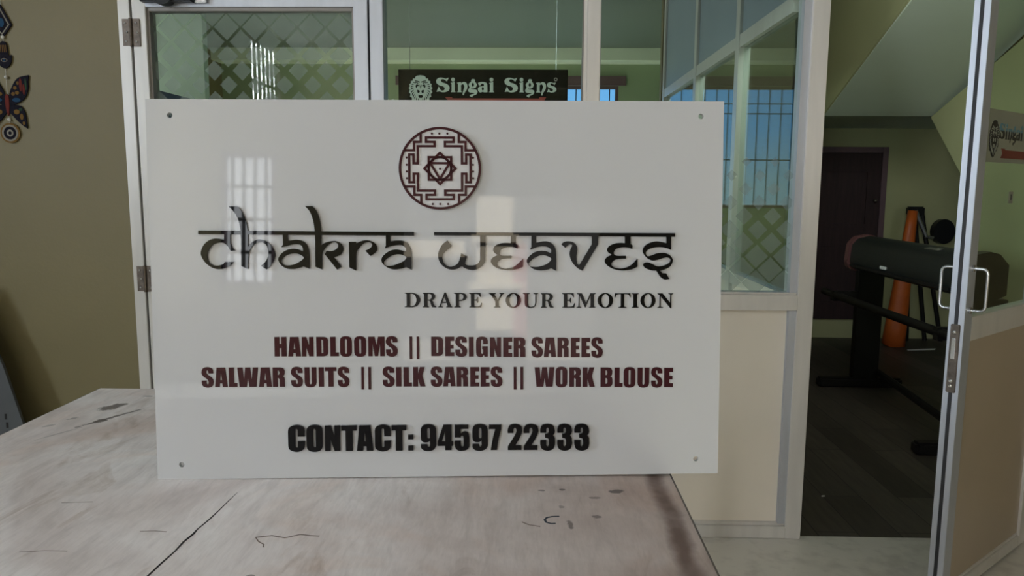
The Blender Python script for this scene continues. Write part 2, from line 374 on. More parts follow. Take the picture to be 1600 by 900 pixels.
# ------------------------------------------------------------------ letter shapes (cap height 100; a third value marks a corner)
c = 1
def sq(*p): return [(a, b, 1) for a, b in p]
HEAVY = {
 '|': [sq((0, 0), (10, 0), (10, 100), (0, 100))],
 'H': [sq((0, 0), (26, 0), (26, 42), (36, 42), (36, 0), (62, 0), (62, 100), (36, 100), (36, 64), (26, 64), (26, 100), (0, 100))],
 'A': [sq((0, 0), (10, 100), (54, 100), (65, 0), (39, 0), (37.5, 18), (26, 18), (24.5, 0)), sq((27.5, 36), (36.5, 36), (32, 75))],
 'N': [sq((0, 0), (22, 0), (22, 46), (37, 0), (59, 0), (59, 100), (37, 100), (37, 55), (23, 100), (0, 100))],
 'D': [[(0, 0, c), (36, 0, c), (50, 3), (59, 14), (60, 30, c), (60, 70, c), (59, 86), (50, 97), (36, 100, c), (0, 100, c)], [(26, 16, c), (31, 16), (35, 20), (35, 28, c), (35, 74, c), (35, 81), (31, 84.5), (26, 85, c)]],
 'L': [sq((0, 0), (43, 0), (43, 20), (27, 20), (27, 100), (0, 100))],
 'O': [[(0, 22, c), (3, 9), (13, 0), (30.5, -3), (48, 0), (58, 9), (61, 22, c), (61, 78, c), (58, 91), (48, 100), (30.5, 103), (13, 100), (3, 91), (0, 78, c)], [(25.5, 20, c), (26.5, 15), (30.5, 13), (34.5, 15), (35.5, 20, c), (35.5, 81, c), (34.5, 86), (30.5, 88), (26.5, 86), (25.5, 81, c)]],
 'M': [sq((0, 0), (22, 0), (22, 66), (33, 0), (50, 0), (61, 66), (61, 0), (84, 0), (84, 100), (51, 100), (42, 54), (33, 100), (0, 100))],
 'S': [[(59, 70, c), (59, 82), (53, 96), (30, 103), (8, 97), (0, 80), (1, 66), (10, 54), (26, 42), (33, 33), (35, 22), (30, 14), (25, 20), (25, 34, c), (0, 34, c), (0, 22), (6, 5), (30, -3), (53, 4), (60, 22), (59, 36), (52, 48), (36, 60), (26, 70), (25, 80), (29, 87), (34, 80), (34, 70, c)]],
 'I': [sq((0, 0), (27, 0), (27, 100), (0, 100))],
 'E': [sq((0, 0), (46, 0), (46, 20), (27, 20), (27, 39), (43, 39), (43, 58), (27, 58), (27, 78), (46, 78), (46, 100), (0, 100))],
 'G': [[(60, 64, c), (60, 80), (53, 97), (30, 103), (7, 97), (0, 80), (0, 20), (5, 4), (22, -3), (33, 0), (39, 8), (43, 0, c), (60, 0, c), (60, 53, c), (31, 53, c), (31, 37, c), (36, 37, c), (36, 22), (31, 14), (25.5, 21), (25.5, 80), (30.5, 87.5), (36, 80), (36, 64, c)]],
 'R': [[(0, 0, c), (25, 0, c), (25, 45, c), (31, 44), (34, 37, c), (34, 0, c), (60, 0, c), (60, 38, c), (58, 49), (50, 55, c), (58, 61), (60, 72), (60, 83), (53, 96), (38, 100, c), (0, 100, c)], [(25, 61, c), (30, 62), (34, 68), (34, 77), (30, 83), (25, 84, c)]],
 'W': [sq((0, 100), (10, 0), (47, 0), (53, 46), (60, 0), (96, 0), (106, 100), (79, 100), (73, 36), (66, 100), (40, 100), (33, 36), (27, 100))],
 'U': [[(0, 100, c), (0, 22, c), (4, 8), (14, 0), (30.5, -3), (47, 0), (57, 8), (61, 22, c), (61, 100, c), (36, 100, c), (36, 20, c), (34, 14), (30.5, 12.5), (27, 14), (25.5, 20, c), (25.5, 100, c)]],
 'T': [sq((16, 0), (42, 0), (42, 80), (57, 80), (57, 100), (0, 100), (0, 80), (16, 80))],
 'K': [sq((0, 0), (25, 0), (25, 40), (36, 0), (63, 0), (48, 55), (60, 100), (35, 100), (25, 66), (25, 100), (0, 100))],
 'B': [[(0, 0, c), (36, 0, c), (52, 3), (60, 15), (60, 38), (57, 50), (49, 54, c), (57, 60), (59, 71), (59, 84), (52, 97), (36, 100, c), (0, 100, c)], [(25.5, 61, c), (31, 62), (34, 67), (34, 79), (31, 84), (25.5, 85, c)], [(25.5, 16, c), (31, 17), (34.5, 22), (34.5, 38), (31, 44), (25.5, 45, c)]],
 'C': [[(63, 57, c), (63, 78, c), (60, 91), (50, 99), (32, 103), (14, 99), (3, 91), (0, 78, c), (0, 22, c), (3, 9), (14, 1), (32, -3), (50, 1), (60, 9), (63, 22, c), (63, 39, c), (37, 39, c), (37, 19, c), (35.5, 14), (32, 12.5), (28, 14), (27, 19, c), (27, 81, c), (28, 86), (32, 88), (36, 86), (37, 81, c), (37, 57, c)]],
 ':': None,
 '9': [[(0, 24, c), (1, 10), (12, 0), (30, -3), (50, 2), (60, 16), (61, 28, c), (61, 74, c), (59, 88), (49, 99), (30, 102.5), (11, 99), (2, 89), (0, 76, c), (0, 52, c), (2, 40), (9, 33), (20, 31), (30, 33), (36, 39, c), (36, 20), (32, 12), (27, 15), (25.5, 24, c)], [(25.5, 52, c), (27, 47), (31, 45.5), (35, 47), (36, 52, c), (36, 80, c), (35, 86), (31, 88), (27, 86), (25.5, 80, c)]],
 '4': [sq((30, 0), (55, 0), (55, 17), (61, 17), (61, 34), (55, 34), (55, 100), (23, 100), (0, 34), (0, 17), (30, 17)), sq((17, 34), (30, 34), (30, 74))],
 '5': [[(55, 100, c), (0, 100, c), (0, 50, c), (24, 50, c), (26, 56), (30, 58), (34, 54), (35, 46), (35, 20), (34, 14), (29.5, 12), (25.5, 16), (24.5, 24), (24.5, 37, c), (0, 37, c), (0, 22), (3, 8), (14, -1), (30, -3), (48, 1), (57, 10), (59, 22), (59, 52), (55, 67), (44, 73.5), (33, 72), (24, 65, c), (24, 84, c), (55, 84, c)]],
 '7': [[(7, 0, c), (32, 0, c), (38, 40), (49, 82, c), (49, 100, c), (0, 100, c), (0, 83, c), (25, 83, c), (15, 45)]],
 '2': [[(0, 67, c), (0, 80), (8, 97), (30, 102.5), (52, 96), (58, 80), (56, 66), (46, 44), (30, 18, c), (55, 18, c), (55, 0, c), (0, 0, c), (0, 14, c), (26, 54), (34, 71), (34, 82), (28.5, 88), (23, 82), (23, 67, c)]],
 '3': [[(0, 68, c), (0, 82), (8, 98), (30, 102.5), (50, 97), (57, 82), (57, 68), (51, 57), (57, 49), (58, 36), (58, 22), (51, 4), (30, -3), (8, 3), (0, 20), (0, 39, c), (24, 39, c), (24, 19), (29, 12.5), (33.5, 19), (33.5, 38), (29, 46), (19, 48, c), (19, 63, c), (29, 65), (33, 71), (33, 83), (28.5, 88), (24, 83), (24, 68, c)]],
}
SERIF = {
 'D': [[(0, 0, c), (0, 4, c), (13, 8, c), (13, 92, c), (0, 96, c), (0, 100, c), (52, 100, c), (86, 88), (107, 52), (88, 12), (54, 0, c)], [(37, 92, c), (50, 93), (70, 82), (80, 50), (70, 18), (50, 7), (37, 9, c)]],
 'R': [[(0, 0, c), (0, 4, c), (10, 8, c), (10, 92, c), (0, 96, c), (0, 100, c), (45, 100, c), (72, 96), (86, 77), (78, 57), (62, 49, c), (70, 40), (78, 16), (92, 4, c), (92, 0, c), (66, 0, c), (58, 14), (50, 42), (44, 46, c), (34, 46, c), (34, 8, c), (44, 4, c), (44, 0, c)], [(34, 93, c), (46, 93), (58, 88), (62, 74), (56, 58), (44, 53), (34, 53, c)]],
 'A': [sq((0, 0), (0, 4), (8, 8), (43, 102), (53, 102), (89, 8), (97, 4), (97, 0), (54, 0), (54, 4), (65, 8), (58, 30), (26, 30), (19, 8), (32, 4), (32, 0)), sq((29, 38), (55, 38), (43, 76))],
 'P': [[(0, 0, c), (0, 4, c), (12, 8, c), (12, 92, c), (0, 96, c), (0, 100, c), (48, 100, c), (76, 94), (88, 72), (76, 52), (50, 44, c), (34, 44, c), (34, 8, c), (46, 4, c), (46, 0, c)], [(34, 93, c), (46, 93), (60, 88), (64, 72), (58, 56), (44, 51), (34, 51, c)]],
 'E': [[(0, 0, c), (0, 4, c), (12, 8, c), (12, 92, c), (0, 96, c), (0, 100, c), (79, 100, c), (81, 72, c), (75, 72, c), (66, 90), (50, 94, c), (36, 94, c), (36, 54, c), (46, 54), (54, 59), (58, 70, c), (62, 70, c), (62, 32, c), (58, 32, c), (54, 43), (46, 47), (36, 47, c), (36, 7, c), (54, 7), (74, 12), (84, 31, c), (89, 31, c), (85, 0, c)]],
 'Y': [sq((32, 0), (32, 4), (43, 8), (43, 43), (10, 92), (0, 96), (0, 100), (47, 100), (47, 96), (37, 92), (60, 52), (81, 92), (70, 96), (70, 100), (104, 100), (104, 96), (93, 91), (67, 44), (67, 8), (78, 4), (78, 0))],
 'O': [circle(52.5, 50, 52.5, 40, 52), circle(52.5, 50, 26, 40, 45)],
 'U': [[(0, 100, c), (0, 96, c), (12, 92, c), (12, 36, c), (18, 10), (48, -2), (82, 8), (92, 36, c), (92, 92, c), (104, 96, c), (104, 100, c), (72, 100, c), (72, 96, c), (84, 92, c), (84, 36, c), (78, 14), (58, 6), (40, 12), (36, 36, c), (36, 92, c), (47, 96, c), (47, 100, c)]],
 'M': [sq((0, 0), (0, 4), (13, 8), (16, 92), (2, 96), (2, 100), (37, 100), (67, 34), (95, 100), (131, 100), (131, 96), (120, 92), (121, 8), (131, 4), (131, 0), (86, 0), (86, 4), (97, 8), (97, 82), (63, 2), (58, 2), (21, 84), (21, 8), (34, 4), (34, 0))],
 'T': [[(26, 0, c), (26, 4, c), (43, 8, c), (43, 94, c), (24, 93), (12, 88), (5, 72, c), (0, 72, c), (2, 100, c), (108, 100, c), (110, 72, c), (105, 72, c), (98, 88), (86, 93), (66, 94, c), (66, 8, c), (82, 4, c), (82, 0, c)]],
 'I': [sq((0, 0), (0, 4), (11, 8), (11, 92), (0, 96), (0, 100), (47, 100), (47, 96), (36, 92), (36, 8), (47, 4), (47, 0))],
 'N': [sq((0, 0), (0, 4), (14, 8), (14, 88), (0, 96), (0, 100), (34, 100), (87, 34), (87, 92), (74, 96), (74, 100), (107, 100), (107, 96), (95, 92), (95, -3), (88, -3), (22, 78), (22, 8), (38, 4), (38, 0))],
}
# round-shouldered display letters of the shop board, baseline 578, drawn downwards
QUAINT = {
 'S': [[(375, 262, c), (335, 340, c), (300, 315), (250, 288), (205, 297), (195, 325), (225, 360), (300, 385), (365, 420), (395, 475), (375, 540), (310, 572), (230, 580), (160, 562), (92, 570, c), (140, 455, c), (160, 480), (180, 520), (225, 545), (275, 525), (280, 480), (240, 448), (160, 425), (100, 385), (85, 330), (110, 285), (170, 258), (240, 262), (310, 280), (345, 268)]],
 'i': [circle(475, 300, 43, 20), [(420, 372, c), (512, 345, c), (512, 555, c), (535, 578, c), (420, 578, c), (442, 555, c), (442, 392, c)]],
 'n': [[(560, 370, c), (655, 352, c), (657, 378, c), (720, 350), (780, 375), (802, 440), (785, 520), (740, 585), (715, 648, c), (690, 635, c), (695, 580), (715, 520), (732, 450), (712, 405), (682, 402), (656, 420, c), (656, 555, c), (678, 578, c), (565, 578, c), (590, 555, c), (590, 392, c)]],
 'g': [[(880, 352, c), (892, 300), (930, 285), (972, 300), (968, 340, c), (1000, 375), (1015, 415), (990, 470), (930, 495), (885, 490), (905, 512), (1000, 525), (1030, 570), (1000, 625), (930, 655), (905, 692, c), (850, 660, c), (880, 630), (950, 612), (965, 597), (930, 588), (850, 580), (818, 548), (830, 500), (850, 475), (830, 420), (845, 375)], circle(925, 412, 27, 20, 44)],
 'a': [[(1040, 370, c), (1100, 352), (1180, 352), (1240, 378), (1252, 430), (1255, 578, c), (1165, 578, c), (1160, 562, c), (1090, 582), (1045, 545), (1040, 490), (1075, 455), (1175, 440, c), (1172, 400), (1140, 385), (1110, 400), (1090, 425), (1055, 415)], circle(1150, 500, 24, 18, 40)],
 's': None,
}
def flat(path): return smooth_path(path) if any(len(p) > 2 for p in path) and any(len(p) < 3 for p in path) else [(p[0], p[1]) for p in path]
def fit(paths, x0, x1, z0, z1):
    # scale a letter's outlines sideways to x0..x1; z0 is its baseline, z1 its cap line
    P = [flat(p) for p in paths]; a = min(p[0] for q in P for p in q); b = max(p[0] for q in P for p in q)
    return [[(x0+(p[0]-a)/(b-a)*(x1-x0), z0+p[1]/100*(z1-z0)) for p in q] for q in P]
def lion(front):
    # mane outline and the darker drawing inside it, unit half width 1, x right, z up
    out = []
    N = 46
    for i in range(N):
        t = 2*math.pi*i/N + math.pi/2
        up = math.sin(t)
        r = 1.0 + (.06 if i % 2 else -.05)
        x = math.cos(t)*r; z = up*r*(1.08 if up > 0 else 1.42)
        if up < -.75: x *= .8
        if i in (N-2, 0, 2): z += .14
        out.append((x, z))
    dark = []
    random.seed(4)
    for s in (-1, 1):
        for k_, (t, r0, r1) in enumerate([(-72, .62, .98), (-58, .6, .95), (-45, .62, .93), (-32, .62, .92), (-20, .60, .90), (-8, .58, .90), (5, .58, .9), (18, .6, .88), (32, .62, .86), (47, .62, .84), (62, .6, .82)]):
            a = math.radians(t); zz = 1.08 if t > 0 else 1.35
            p0 = Vector((math.cos(a)*r0, math.sin(a)*r0*zz)); a2 = a - .22; p1 = Vector((math.cos(a2)*r1, math.sin(a2)*r1*zz))
            mid = (p0+p1)/2 + Vector((.05, .05)); w_ = .048
            nrm = Vector((-(p1-p0).y, (p1-p0).x)).normalized()*w_
            dark.append([(s*q.x, q.y) for q in (p0, mid+nrm, p1, mid-nrm)])
        dark.append([(s*x, z) for x, z in ((.06, .52), (.30, .60), (.46, .78), (.28, .68), (.08, .62))])        # brow
        dark.append([(s*x, z) for x, z in ((.20, .40), (.36, .50), (.52, .46), (.56, .52), (.38, .58), (.20, .50))])
        dark.append([(s*x, z) for x, z in ((.10, .22), (.22, .36), (.42, .34), (.44, .16), (.32, .02), (.30, .18), (.18, .22))])   # eye
        dark.append([(s*x, z) for x, z in ((.03, -.02), (.10, .34), (.05, .34), (.02, .2))])
        dark.append([(s*x, z) for x, z in ((.06, -.24), (.12, -.14), (.30, -.10), (.28, -.34), (.14, -.40))])   # nostril
    dark.append([(-.22, -.62), (-.08, -.54), (0, -.57), (.08, -.54), (.22, -.62), (.12, -.80), (-.12, -.80)])       # mouth
    return out, dark
HEADLINE = {'bar':[[[(-379.5,401.7,1),(-39.6,398.8,1),(-39.7,393.0,1),(-379.6,395.9,1)]],[[(-7.9,398.6,1),(380.0,396.5,1),(380.1,390.7,1),(-7.9,393.5,1)]]],'c':[[[(-339.0,397.7,1),(-339.5,387.1,1),(-347.5,388.6),(-354.7,388.9),(-363.5,386.0),(-371.7,378.7),(-376.4,367.7),(-375.1,359.6),(-368.9,350.0),(-360.3,343.4),(-350.2,340.4),(-340.0,341.9),(-331.1,346.3),(-325.9,351.8,1),(-339.4,351.9,1),(-342.0,348.5),(-350.1,346.3),(-358.0,347.1),(-363.8,350.8),(-366.8,361.1),(-364.7,369.9),(-357.9,378.7),(-349.1,382.3),(-341.1,382.3),(-334.7,377.9),(-329.8,369.5,1),(-323.0,369.8,1),(-327.5,375.7),(-330.1,381.5,1),(-329.8,397.7,1)]]],'h':[[[(-331.3,439.7,1),(-320.7,440.0,1),(-313.6,435.9),(-306.7,422.5),(-302.8,407.9),(-302.0,394.7),(-302.5,374.9,1),(-298.2,380.7),(-290.8,385.9),(-283.5,387.3),(-273.4,384.4),(-264.1,375.5),(-260.0,363.8),(-262.4,353.5),(-268.5,344.6),(-273.7,339.9,1),(-282.8,345.4,1),(-275.6,352.0),(-271.0,360.8),(-270.5,369.7),(-273.5,378.5),(-280.0,382.9),(-288.0,382.2),(-295.4,377.1),(-300.7,367.5),(-302.3,356.5),(-302.9,340.7,1),(-313.7,345.2,1),(-313.0,388.8),(-313.7,405.0),(-316.9,419.6),(-323.1,431.3)]]],'a':[[[(-247.2,396.8,1),(-239.6,396.8,1),(-239.1,385.1,1),(-226.7,386.9),(-216.5,385.0),(-209.3,378.4),(-205.9,365.1),(-205.9,340.8,1),(-215.8,344.5,1),(-220.2,342.7),(-232.0,340.4),(-242.2,341.3),(-250.9,346.8),(-255.1,354.9),(-252.8,361.5),(-246.1,368.2),(-235.7,372.3),(-225.5,372.2),(-215.4,368.1,1),(-216.7,375.5),(-221.0,379.1),(-229.7,379.6),(-238.6,377.7),(-250.0,374.8,1),(-247.3,379.2,1)],[(-250.5,351.9),(-247.7,357.8),(-240.3,363.0),(-230.0,365.2),(-221.3,363.7),(-214.9,358.9),(-218.6,354.1),(-228.9,348.2),(-239.2,346.3),(-247.2,347.5)]],[[(-84.4,394.7,1),(-77.4,394.7,1),(-77.2,384.0,1),(-68.7,385.4),(-58.5,385.1),(-50.6,381.1),(-45.6,373.1),(-44.0,362.9),(-44.0,338.7,1),(-52.7,342.9,1),(-57.8,341.0),(-71.5,339.2),(-81.6,341.9),(-89.5,348.2),(-91.9,354.4),(-89.4,360.7),(-80.2,368.1),(-71.1,370.9),(-62.0,370.3),(-53.0,367.4,1),(-52.9,373.1),(-58.5,377.7),(-65.3,378.3),(-75.6,376.6),(-86.4,373.0,1),(-84.6,377.2,1)],[(-88.1,349.3),(-84.9,355.0),(-75.7,361.2),(-66.6,363.5),(-57.6,362.3),(-52.2,358.1),(-57.7,352.1),(-69.1,347.0),(-78.2,344.9),(-85.6,345.6)]],[[(147.8,392.7,1),(154.9,392.7,1),(155.2,381.3,1),(163.8,383.2),(173.0,383.6),(181.0,380.1),(186.2,372.7),(187.9,362.4),(188.0,336.0,1),(179.4,340.6,1),(173.1,338.1),(161.6,337.0),(151.2,339.3),(143.2,345.8),(140.3,352.2),(143.2,358.4),(151.2,365.3),(160.4,368.4),(169.6,368.3),(179.3,364.7,1),(179.3,370.4),(174.1,374.4),(166.1,375.9),(155.8,374.1),(145.5,370.5,1),(147.8,374.5,1)],[(143.2,347.6),(146.6,352.1),(154.7,358.4),(163.8,361.5),(173.0,360.1),(179.9,355.3),(173.0,347.5),(161.6,343.5),(152.4,342.7),(145.5,344.1)]]],'k':[[[(-211.3,440.0,1),(-200.1,440.3,1),(-193.7,432.7),(-188.8,419.5),(-186.9,404.8),(-186.3,394.5,1),(-186.6,378.3,1),(-180.7,382.0),(-171.1,384.5),(-162.3,384.2),(-154.4,379.0),(-152.0,371.6),(-154.6,365.0),(-159.8,361.3),(-167.2,359.1,1),(-155.4,344.0,1),(-162.4,339.2,1),(-181.7,363.9,1),(-178.7,369.5,1),(-172.9,368.7),(-164.8,370.9),(-160.3,376.1),(-161.7,381.2),(-166.8,383.2),(-174.1,379.8),(-181.6,372.4),(-185.4,363.6),(-186.3,339.7,1),(-196.5,343.7,1),(-196.4,388.7),(-197.1,404.8),(-199.1,418.0),(-203.9,431.2)]]],'r':[[[(-143.3,383.5,1),(-132.0,383.7,1),(-131.5,381.0,1),(-125.2,384.0),(-117.3,386.0),(-109.4,385.1),(-101.5,380.6),(-98.3,373.2),(-100.6,367.0),(-109.2,360.7,1),(-117.3,369.3,1),(-110.7,372.7),(-106.7,376.9),(-107.2,380.9),(-111.7,382.9),(-119.6,380.6),(-127.1,373.3),(-131.4,365.3),(-132.1,337.4,1),(-143.0,342.6,1)]]],'w':[[[(13.3,385.3,1),(20.7,376.4,1),(11.2,368.4),(6.6,362.7),(5.5,355.9),(8.8,347.9),(15.1,343.9),(21.9,344.2),(28.8,347.9),(32.8,354.7),(35.1,364.7,1),(44.6,359.5,1),(41.1,348.4,1),(44.7,345.9),(50.4,345.3),(57.3,346.1),(63.0,349.5),(65.6,354.6,1),(65.7,394.5,1),(74.6,394.5,1),(73.9,352.3,1),(69.9,346.0),(63.0,340.3),(55.0,338.1),(47.0,338.7),(40.1,341.5),(36.7,344.2,1),(27.6,339.6),(18.4,338.7),(9.3,342.2),(2.0,349.1),(-1.4,358.2),(-0.7,367.3),(5.1,378.7)]]],'e':[[[(114.8,392.8,1),(122.6,392.8,1),(122.6,379.6,1),(126.6,377.3,1),(126.0,372.2,1),(119.1,374.5),(110.0,374.5),(100.8,371.7),(96.5,366.0),(98.2,361.8),(104.2,360.7),(115.7,361.0,1),(115.7,356.6,1),(105.4,356.2),(97.4,354.0),(92.8,347.7),(95.6,343.1),(103.0,340.6),(109.9,340.5),(121.4,344.2),(134.6,356.2,1),(134.2,343.0,1),(124.8,339.4),(112.2,337.6),(98.5,339.1),(88.2,343.7),(82.7,351.1),(85.3,357.4),(93.4,362.0,1),(88.2,366.0),(86.5,371.7),(90.6,377.4),(99.7,380.8),(110.0,381.4),(114.6,381.0,1)]],[[(298.6,392.5,1),(307.6,392.5,1),(307.7,379.3,1),(311.2,377.0,1),(310.6,371.3,1),(303.1,373.6),(293.9,373.8),(284.6,371.3),(280.7,365.6),(282.6,361.5),(288.2,360.3),(300.3,360.4,1),(300.4,355.8,1),(289.4,355.2),(281.3,353.0),(277.0,347.2),(279.7,342.6),(287.2,340.1),(297.6,340.5),(309.1,345.4),(319.2,355.5,1),(319.4,342.5,1),(310.4,338.5),(297.6,336.6),(283.8,338.0),(272.2,343.2),(266.3,350.7),(269.2,357.6),(277.2,362.2,1),(271.4,366.2),(270.2,371.4),(274.2,376.5),(283.4,380.3),(292.7,381.1),(298.7,380.7,1)]]],'v':[[[(195.9,378.9,1),(200.5,382.7),(207.4,383.7),(215.5,381.8),(220.7,376.0),(221.8,369.2),(220.5,358.8),(221.6,348.5),(224.6,344.5,1),(245.2,378.9,1),(245.1,392.6,1),(255.9,392.6,1),(255.2,378.3,1),(230.1,336.4,1),(222.5,340.5),(214.4,349.1),(209.6,361.2),(210.7,370.3),(213.5,376.6),(211.5,378.9),(207.4,377.8),(202.6,373.2,1)]]],'s':[[[(365.9,392.4,1),(373.5,392.4,1),(373.8,369.4,1),(366.8,372.3),(355.2,374.1),(343.6,372.9),(335.5,369.5),(332.5,364.3),(335.6,359.7),(342.6,360.9),(350.6,364.1),(361.1,364.9),(370.4,362.0),(375.7,356.2),(376.3,350.4),(372.9,343.5),(366.0,338.9),(356.2,336.1,1),(359.7,332.0,1),(366.1,331.6,1),(371.4,322.7,1),(363.9,321.8),(358.0,325.1),(353.9,330.3),(350.4,336.1,1),(341.7,336.7),(332.4,340.2),(328.6,345.4),(331.1,348.8),(336.9,349.4),(343.9,346.5),(350.9,343.3),(359.0,343.6),(367.1,346.4),(372.3,350.4),(372.8,355.0),(366.9,357.4),(360.0,356.2),(350.8,353.4),(343.8,352.6),(336.8,355.1),(331.0,360.9),(327.7,367.8),(330.8,375.8),(338.9,381.0),(349.3,383.3),(359.7,382.1),(366.1,380.4,1)]]]}
ROWS = [('maroon',[('H',-265.0,-245.9,199.8,231.3),('A',-243.3,-223.0,199.7,231.2),('N',-221.3,-202.8,199.6,231.1),('D',-198.3,-179.5,199.5,231.1),('L',-176.0,-162.4,199.5,231.0),('O',-160.6,-141.4,199.4,231.0),('O',-137.9,-118.7,199.3,230.9),('M',-115.3,-89.0,199.2,230.9),('S',-87.0,-67.9,199.1,230.8),('|',-48.9,-44.5,194.0,230.9),('|',-37.6,-33.2,193.9,230.8),('D',-14.1,5.0,198.7,230.4),('E',8.5,23.1,198.5,230.2),('S',24.6,44.0,198.1,229.8),('I',46.6,54.6,197.7,229.5),('G',58.3,77.4,197.4,229.1),('N',80.9,98.8,196.9,228.7),('E',102.3,117.0,196.6,228.4),('R',119.2,138.4,196.4,228.2),('S',148.1,166.9,196.1,228.0),('A',168.2,188.4,195.9,227.8),('R',190.5,209.0,195.7,227.6),('E',212.3,226.7,195.5,227.4),('E',229.5,243.7,195.3,227.2),('S',245.6,264.6,195.1,227.0)]),('maroon',[('S',-382.0,-362.9,150.8,182.3),('A',-361.0,-340.7,150.7,182.2),('L',-338.8,-325.3,150.7,182.2),('W',-325.0,-291.9,150.6,182.1),('A',-290.9,-270.2,150.5,182.0),('R',-268.9,-249.5,150.4,181.9),('S',-239.8,-220.7,150.3,181.9),('U',-218.1,-198.9,150.2,181.8),('I',-195.6,-187.1,150.1,181.7),('T',-185.1,-166.9,150.1,181.7),('S',-165.0,-146.0,149.9,181.6),('|',-127.1,-122.9,144.9,181.8),('|',-115.9,-111.5,144.8,181.7),('S',-92.9,-73.5,149.6,181.3),('I',-71.1,-62.6,149.5,181.2),('L',-59.1,-45.5,149.4,181.1),('K',-43.6,-23.8,149.3,181.1),('S',-15.4,3.9,149.2,180.9),('A',4.9,25.0,149.1,180.8),('R',26.7,45.1,148.8,180.6),('E',48.6,63.2,148.6,180.4),('E',65.4,80.1,148.4,180.2),('S',81.8,101.2,148.2,180.1),('|',119.2,123.8,142.9,180.1),('|',130.1,134.8,142.8,180.0),('W',153.3,185.7,147.3,179.3),('O',187.6,206.6,147.0,179.0),('R',209.9,228.9,146.8,178.7),('K',231.7,251.8,146.5,178.5),('B',261.0,280.7,146.2,178.2),('L',283.9,297.3,145.9,177.9),('O',299.0,318.4,145.7,177.7),('U',321.8,341.2,145.4,177.5),('S',344.1,362.9,145.2,177.3),('E',365.5,380.3,145.0,177.0)]),('black',[('C',-245.5,-219.1,45.6,87.1),('O',-216.1,-190.4,45.4,87.0),('N',-186.5,-162.1,45.3,86.9),('T',-160.1,-135.5,45.2,86.8),('A',-135.3,-108.8,45.1,86.7),('C',-106.2,-80.5,44.9,86.6),('T',-79.2,-55.4,44.8,86.5),(':',-52.4,-44.0,44.8,86.5),('9',-32.0,-6.9,44.7,86.5),('4',-4.7,20.4,44.7,86.5),('5',23.0,47.1,44.5,86.3),('9',51.7,76.8,44.3,86.1),('7',78.7,98.7,44.1,85.9),('2',109.2,133.0,43.8,85.7),('2',135.1,159.3,43.6,85.5),('3',162.3,186.6,43.4,85.3),('3',190.1,214.6,43.2,85.1),('3',218.1,242.7,42.9,84.9)]),('serif',[('D',-55.8,-30.7,278.3,301.7),('R',-27.1,-5.5,278.1,301.5),('A',-2.1,20.5,277.9,301.3),('P',23.3,43.9,277.7,301.1),('E',47.5,68.2,277.5,300.9),('Y',79.5,104.1,277.2,300.6),('O',106.4,131.2,277.0,300.4),('U',134.3,159.0,276.8,300.3),('R',163.1,184.1,276.6,300.1),('E',197.6,218.7,276.5,300.0),('M',221.0,252.0,276.3,299.8),('O',255.3,280.6,276.1,299.7),('T',283.0,309.1,276.0,299.5),('I',311.0,322.1,275.9,299.4),('O',325.1,349.9,275.7,299.3),('N',353.0,378.7,275.6,299.2)])]

# ------------------------------------------------------------------ the setting
def st(name, bm, m, label, cat, parent=None): return tag(obj(name, bm, m, parent), label, cat, None, 'structure')
st('floor', B(-3.8, 3.0, -6.6, 2.66, -.1, 0), 'concrete_floor', 'pale grey worn concrete floor of the front workshop', 'floor')
st('floor_passage', B(.95, 3.7, 2.66, 6.5, -.1, -.001), 'dark_planks', 'dark brown plank floor beyond the open door', 'floor')
st('floor_cabin', B(-3.8, .95, 2.66, 9.4, -.1, -.001), 'concrete_floor', 'grey floor of the glazed cabin behind the partition', 'floor')
st('floor_yard', B(-14, 14, -22, -6.6, -.2, -.06), 'yard_paving', 'paved yard outside behind the camera', 'ground')
wall('wall_left', 'x', -3.8, -3.7, -6.6, 9.4, 0, 3.4, 'olive_paint', [(-6.2, -4.9, .9, 3.2), (-.6, .2, 1.2, 2.7), (5.2, 7.2, 1.05, 2.35), (2.98, 4.18, 1.0, 2.6)], 'olive left wall of the workshop and cabin with window openings')
wall('wall_rear', 'y', -6.6, -6.5, -3.8, 3.0, 0, 3.4, 'olive_paint', [(-2.65, -2.05, 1.1, 2.6), (-.6, 1.7, 0, 2.15)], 'olive rear wall behind the camera with doorway and window')
wall('wall_right', 'x', 2.9, 3.0, -6.6, 2.7, 0, 3.4, 'olive_paint', [(-3.0, -2.3, .9, 2.4)], 'olive right wall of the workshop')
wall('wall_front', 'y', 2.647, 2.747, -3.8, -1.392, 0, 3.4, 'olive_paint', (), 'olive yellow wall left of the glazed partition')
wall('wall_front_right', 'y', 2.66, 2.76, 1.80, 3.0, 0, 3.4, 'olive_paint', (), 'olive wall right of the open door')
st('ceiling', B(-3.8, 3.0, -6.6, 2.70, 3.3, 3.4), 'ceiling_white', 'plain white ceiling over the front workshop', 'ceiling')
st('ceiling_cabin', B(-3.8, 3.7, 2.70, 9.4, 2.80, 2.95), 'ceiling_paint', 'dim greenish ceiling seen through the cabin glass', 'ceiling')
wall('wall_back', 'y', 9.3, 9.4, -3.8, 1.85, 0, 2.8, 'green_paint', [(-1.52, 1.01, 1.0, 2.42)], 'pale green back wall of the cabin with barred windows')
wall('wall_cabin_right', 'x', 1.75, 1.85, 5.36, 9.4, 0, 2.8, 'green_paint', (), 'pale green side wall at the far end of the cabin')
wall('wall_return', 'y', 5.36, 5.44, .87, 1.85, 0, 2.8, 'olive_paint', (), 'short wall closing the end of the glazed side partition')
wall('wall_passage_back', 'y', 6.4, 6.5, 1.85, 3.7, 0, 2.95, 'passage_paint', (), 'yellow green back wall under the stair landing')
wall('wall_passage_right', 'x', 3.6, 3.7, 2.76, 6.5, 0, 2.95, 'passage_paint', (), 'yellow green right wall of the stair passage')
